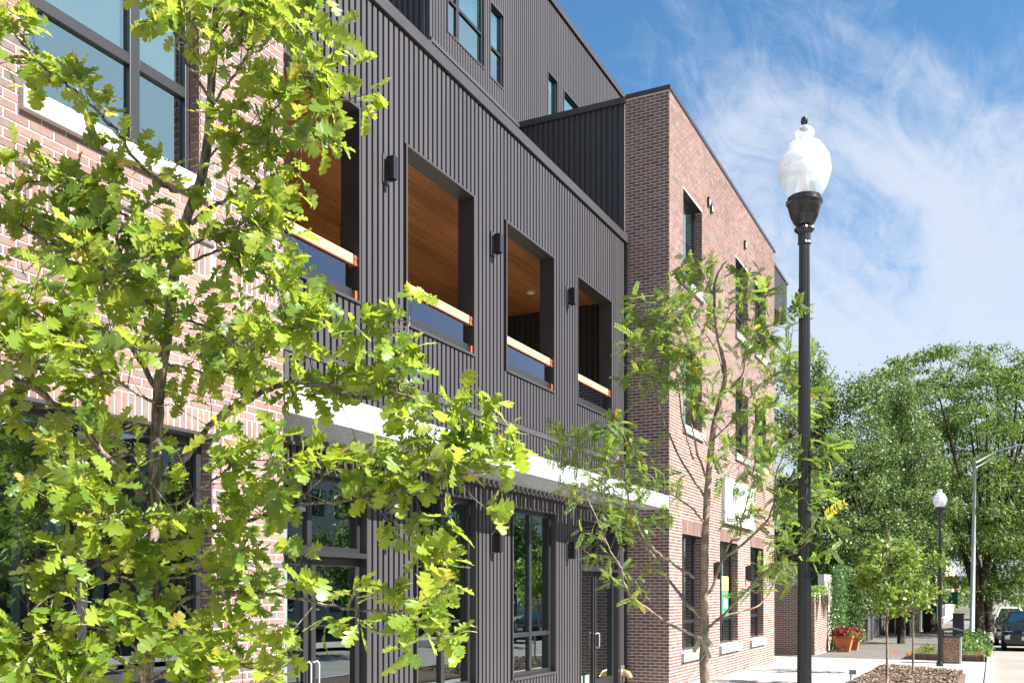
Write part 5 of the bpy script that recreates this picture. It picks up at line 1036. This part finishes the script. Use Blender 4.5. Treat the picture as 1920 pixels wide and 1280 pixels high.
car('parked_pickup', 'white parked pickup farther down the kerb, left of the white box truck', 76, -1.15, P_wh, 'pickup', detail=False, cat='pickup')
car('parked_car', 'dark parked car beyond the white pickup', 84, -1.1, P_dg, 'sedan', detail=False); car('parked_car', 'farthest pale parked car near the end of the street', 97, -1.0, P_wh, 'sedan', detail=False)
r0 = empty('box_truck', (108, -4.6, gz(108)-.125), 'white box truck far down the street at the right edge', 'truck'); m = MB(); m.box(1.7, 8, -1.2, 1.2, .9, 3.3); m.build('cargo_box', M_white, r0, bevel=.04); m = MB(); m.box(0, 1.65, -1.05, 1.05, .5, 2.1); m.build('cab', P_wh, r0, bevel=.12); m = MB(); m.box(-.01, .3, -.9, .9, 1.25, 1.9); m.build('windscreen', M_cglass, r0, bevel=.05)
for wx in (.9, 6.6):
    for sgn in (-1, 1): m = MB(); m.tube([(wx, sgn*.8, .42), (wx, sgn*1.1, .42)], [.42, .42], 18); m.build('wheel', M_tyre, r0)
# ------------------------------------------------------------------ far shops and houses on the left side of the street
def house(name, label, x0, x1, y0, y1, h, mat, wins, cat='house', roof=None, extra=None):
    z = gz(x0)-.1; r0 = empty(name, (x0, y0, z), label, cat); m = MB(); m.box(0, x1-x0, 0, y1-y0, 0, h); m.build('wall', mat, r0)
    m = MB(); m.box(-.1, x1-x0+.1, -.15, y1-y0+.1, h, h+.3); m.build('cornice', roof or M_trim, r0)
    for (wx, wz, ww, wh) in wins:
        f = MB(); f.box(wx-.08, wx+ww+.08, -.06, -.003, wz-.08, wz+wh+.08); fo = f.build('window', M_white, r0); q = MB(); q.box(wx, wx+ww, -.075, -.061, wz, wz+wh); o = q.build('pane', M_frame); o.parent = fo
    dm = MB(); dm.box(.0+(x1-x0)*.42, .95+(x1-x0)*.42, -.05, -.003, .15, 2.3); dm.build('door', M_board, r0)
    return r0
M_bs = brickmat('far_brick', 1.2); M_green = plain('green_shopfront_paint', (.02,.22,.15), .5); M_cream = plain('cream_render', (.62,.57,.48), .85); M_grst = plain('grey_stone', (.28,.27,.27), .85, 0, .2, .3, 4)
def wg(n_, sp_, z, w_, h): return [(1+k*sp_, z, w_, h) for k in range(n_)]
hs = house('stone_house', 'grey stone house mostly hidden behind the two young trees', 60, 67, 6.2, 16, 5.5, M_grst, wg(3, 2.2, 1.2, 1, 1.5)+wg(3, 2.2, 3.6, 1, 1.4))
hs = house('brick_house', 'red brick house with white porch beyond the grey one', 69.5, 77, 5.9, 16, 6.2, M_bs, wg(3, 2.3, 1.2, 1, 1.5)+wg(3, 2.3, 3.8, 1, 1.5)); m = MB()
for k in range(4): m.box(.4+k*2.0, .55+k*2.0, -1.3, -1.15, 0, 2.6)
m.box(.2, 7.2, -1.5, 0, 2.6, 2.8); m.build('porch', M_white, hs)
hs = house('cream_shop', 'narrow cream rendered shop with a blue awning', 78, 83, 5.2, 16, 6.0, M_cream, wg(2, 2.2, 1.0, 1.3, 1.6)+wg(2, 2.2, 3.9, 1, 1.3)); m = MB(); m.box(-.3, 3, -1.0, 0, 2.7, 3.2); m.build('awning', plain('blue_awning', (.03,.10,.35), .7), hs)
hs = house('green_shop', 'green and white shopfront with sign visible left of the huge tree trunks', 86, 93, 4.4, 16, 6.6, M_cream, wg(3, 2.1, .9, 1.5, 1.7)+wg(3, 2.1, 4.2, 1, 1.5)); m = MB()
for k in range(4): m.box(.1+k*2.1, .6+k*2.1, -.25, 0, 0, 3.1)
m.box(-.1, 7.1, -.35, 0, 3.0, 3.5); m.box(-.35, 0, -.3, .3, 0, 3.4); m.build('shopfront', M_green, hs); m = MB(); m.box(-.25, -.15, -1.9, -.5, 2.1, 3.1); m.build('hanging_sign', M_green, hs)
hs = house('red_shop', 'red brick shop beyond the green shopfront', 95, 104, 4.2, 16, 7.4, M_bs, wg(4, 2.1, .9, 1.4, 1.8)+wg(4, 2.1, 4.6, 1, 1.6)); m = MB(); m.box(-1.2, .0, -1.6, .2, 3.5, 4.6); m.build('awning', plain('red_awning', (.55,.06,.05), .7), hs)
r0 = empty('far_house', (112, 5, gz(112)), 'pale building at the far end of the left row', 'building'); m = MB(); m.box(0, 30, -.4, 12, 0, 6.5); m.build('wall', M_cream, r0); m = MB(); m.box(-.05, 0, .6, 1.6, 1, 2.6); m.box(-.05, 0, 2.4, 3.4, 1, 2.6); m.build('window', M_frame, r0)
for j, (x, lb) in enumerate(((64.5, 'nearer dark planter box with red flowers in front of the stone house'), (66.6, 'farther dark planter box with red flowers in front of the stone house'))):
    r0 = empty('planter_box', (x, 5.0, gz(x)), lb, 'planter', 'dark planter boxes'); m = MB()
    for k in range(6): m.box(k*.3, k*.3+.28, -.4, .4, 0, 1.0)
    m.build('slat', M_board, r0); k = 400; v_ = rng.normal(size=(k, 3)); v_ /= np.linalg.norm(v_, axis=1)[:, None]; v_[:, 2] = abs(v_[:, 2]); leafcloud('flower_foliage', v_*[1.0, .5, .4]+[.9, 0, 1.0], v_, .14, M_shrub, r0); leafcloud('red_flowers', v_[:150]*[1.0, .55, .45]+[.9, 0, 1.0], v_[:150], .12, M_red, r0)
# end of the street: wooded slope, blue building, box sheds, utility pole
far = MB(); xs = np.linspace(-260, 420, 40); prev = None
for i, y in enumerate(xs):
    h = 7+4*math.sin(y*.021)+3*math.sin(y*.05+1); far.quadf([(420, y, -3), (420, y+17.5, -3), (460, y+17.5, h), (460, y, h)])
far.build('distant_hill', plain('far_woods', (.10,.13,.12), .95, 0, .1, .3, .06), kind='structure')
k = 16000; P = np.empty((k, 3)); P[:, 0] = rng.uniform(225, 330, k); P[:, 1] = rng.uniform(-60, 60, k); g1 = 3.2+2*np.sin(P[:, 1]*.35)+1.2*np.sin(P[:, 1]*.9+P[:, 0]*.1); P[:, 2] = -2.3+g1*rng.random(k)**.6*1.3+1
ft = leafcloud('far_treeline', P, rng.normal(size=(k, 3))+[0, 0, .5], 1.0, M_bloc); 
r0 = empty('blue_building', (190, -9.5, -2.4), 'long blue-roofed building at the end of the street', 'building'); m = MB(); m.box(0, 12, -16, 3, 0, 6.6); m.build('wall', M_cream, r0); m = MB(); m.box(-.5, 12.5, -16.5, 3.5, 5.2, 7.6); m.build('roof', plain('blue_roof', (.10,.20,.34), .5), r0); m = MB()
for q in range(5): m.box(-.1, 0, -14+q*3.2, -12.4+q*3.2, 1.2, 3)
m.build('window', M_frame, r0)
r0 = empty('utility_pole', (128, -2.6, gz(128)), 'thin utility pole with cross bar far down the street', 'utility pole'); m = MB(); m.tube([(0,0,0),(0,0,9)], [.12,.08], 8); m.build('pole', M_steel, r0); m = MB(); m.box(-.06,.06,-2.2,1.6,3.35,3.47); m.build('cross_bar', M_steel, r0)
r0 = empty('white_shed', (140, -1.5, gz(140)), 'low white commercial building beyond the parked cars', 'building'); m = MB(); m.box(0, 25, -.5, 3.6, 0, 3.6); m.build('wall', M_white, r0); m = MB(); m.box(-.2, 25.2, -.7, 3.8, 3.6, 3.8); m.build('roof', M_steel, r0)
# ------------------------------------------------------------------ across the street, seen only in the window glass
M_wb = plain('white_siding', (.62,.63,.62), .8, 0, .2, .05, 1); M_db = plain('charcoal_siding', (.07,.075,.08), .8)
def block(x0, x1, y0, h, mat, label):
    r0 = empty('apartment_block', (x0, y0, 0), label, 'building'); m = MB(); m.box(0, x1-x0, -14, 0, -.1, h); m.build('wall', mat, r0); m = MB(); m.box(-.1, x1-x0+.1, -14.1, .15, h, h+.35); m.build('parapet', M_trim, r0)
    for fl_ in range(int(h/3.1)):
        for k in range(int((x1-x0)/2.6)):
            f = MB(); f.box(.6+k*2.6, 2.0+k*2.6, .003, .07, .8+fl_*3.1, 2.5+fl_*3.1); fo = f.build('window', M_frame, r0); q = MB(); q.box(.68+k*2.6, 1.92+k*2.6, .071, .08, .88+fl_*3.1, 2.42+fl_*3.1); o = q.build('pane', M_glass); o.parent = fo
block(36, 62, -25, 9.6, M_wb, 'white three storey block across the street mirrored in the entrance doors'); block(63, 79, -24, 12.0, M_db, 'charcoal block across the street mirrored in the shop windows'); block(80, 125, -25, 9.8, M_wb, 'long white block across the street mirrored in the right hand shop window'); block(-10, 35, -26, 9.0, M_bs, 'brick block across the street mirrored in the near storefront')
for j, (x, y) in enumerate(((38, -13.5), (49, -14), (56, -13.5), (66, -14), (82, -13.5), (27, -13.5), (17, -14))):
    base = (x, y, 0); cl = clumpset((x, y, 4.3), (2.2, 2.2, 2.6), 30, 1.0, 60+j, .8); crown_tree('roadside_tree', 'tree across the street mirrored in the glass, %s from left of seven' % ('third', 'fourth', 'fifth', 'sixth', 'seventh', 'second', 'first')[j], 'tree', base, cl, 5000, .26, M_bloc, M_darkbark, [([base, (x, y, 2), (x, y, 5)], .14, .04)], group='trees across the street', shell=.2)
for k in range(3): c0 = car('parked_car', 'car parked across the street mirrored in the glass, %s of the three' % ('left one', 'middle one', 'right one')[k], 0, 0, (P_bl, P_dg, P_bl)[k], 'sedan', detail=False, group='cars across the street'); c0.location = (40+k*6.5, -8.0, gz(40+k*6.5)-.125)
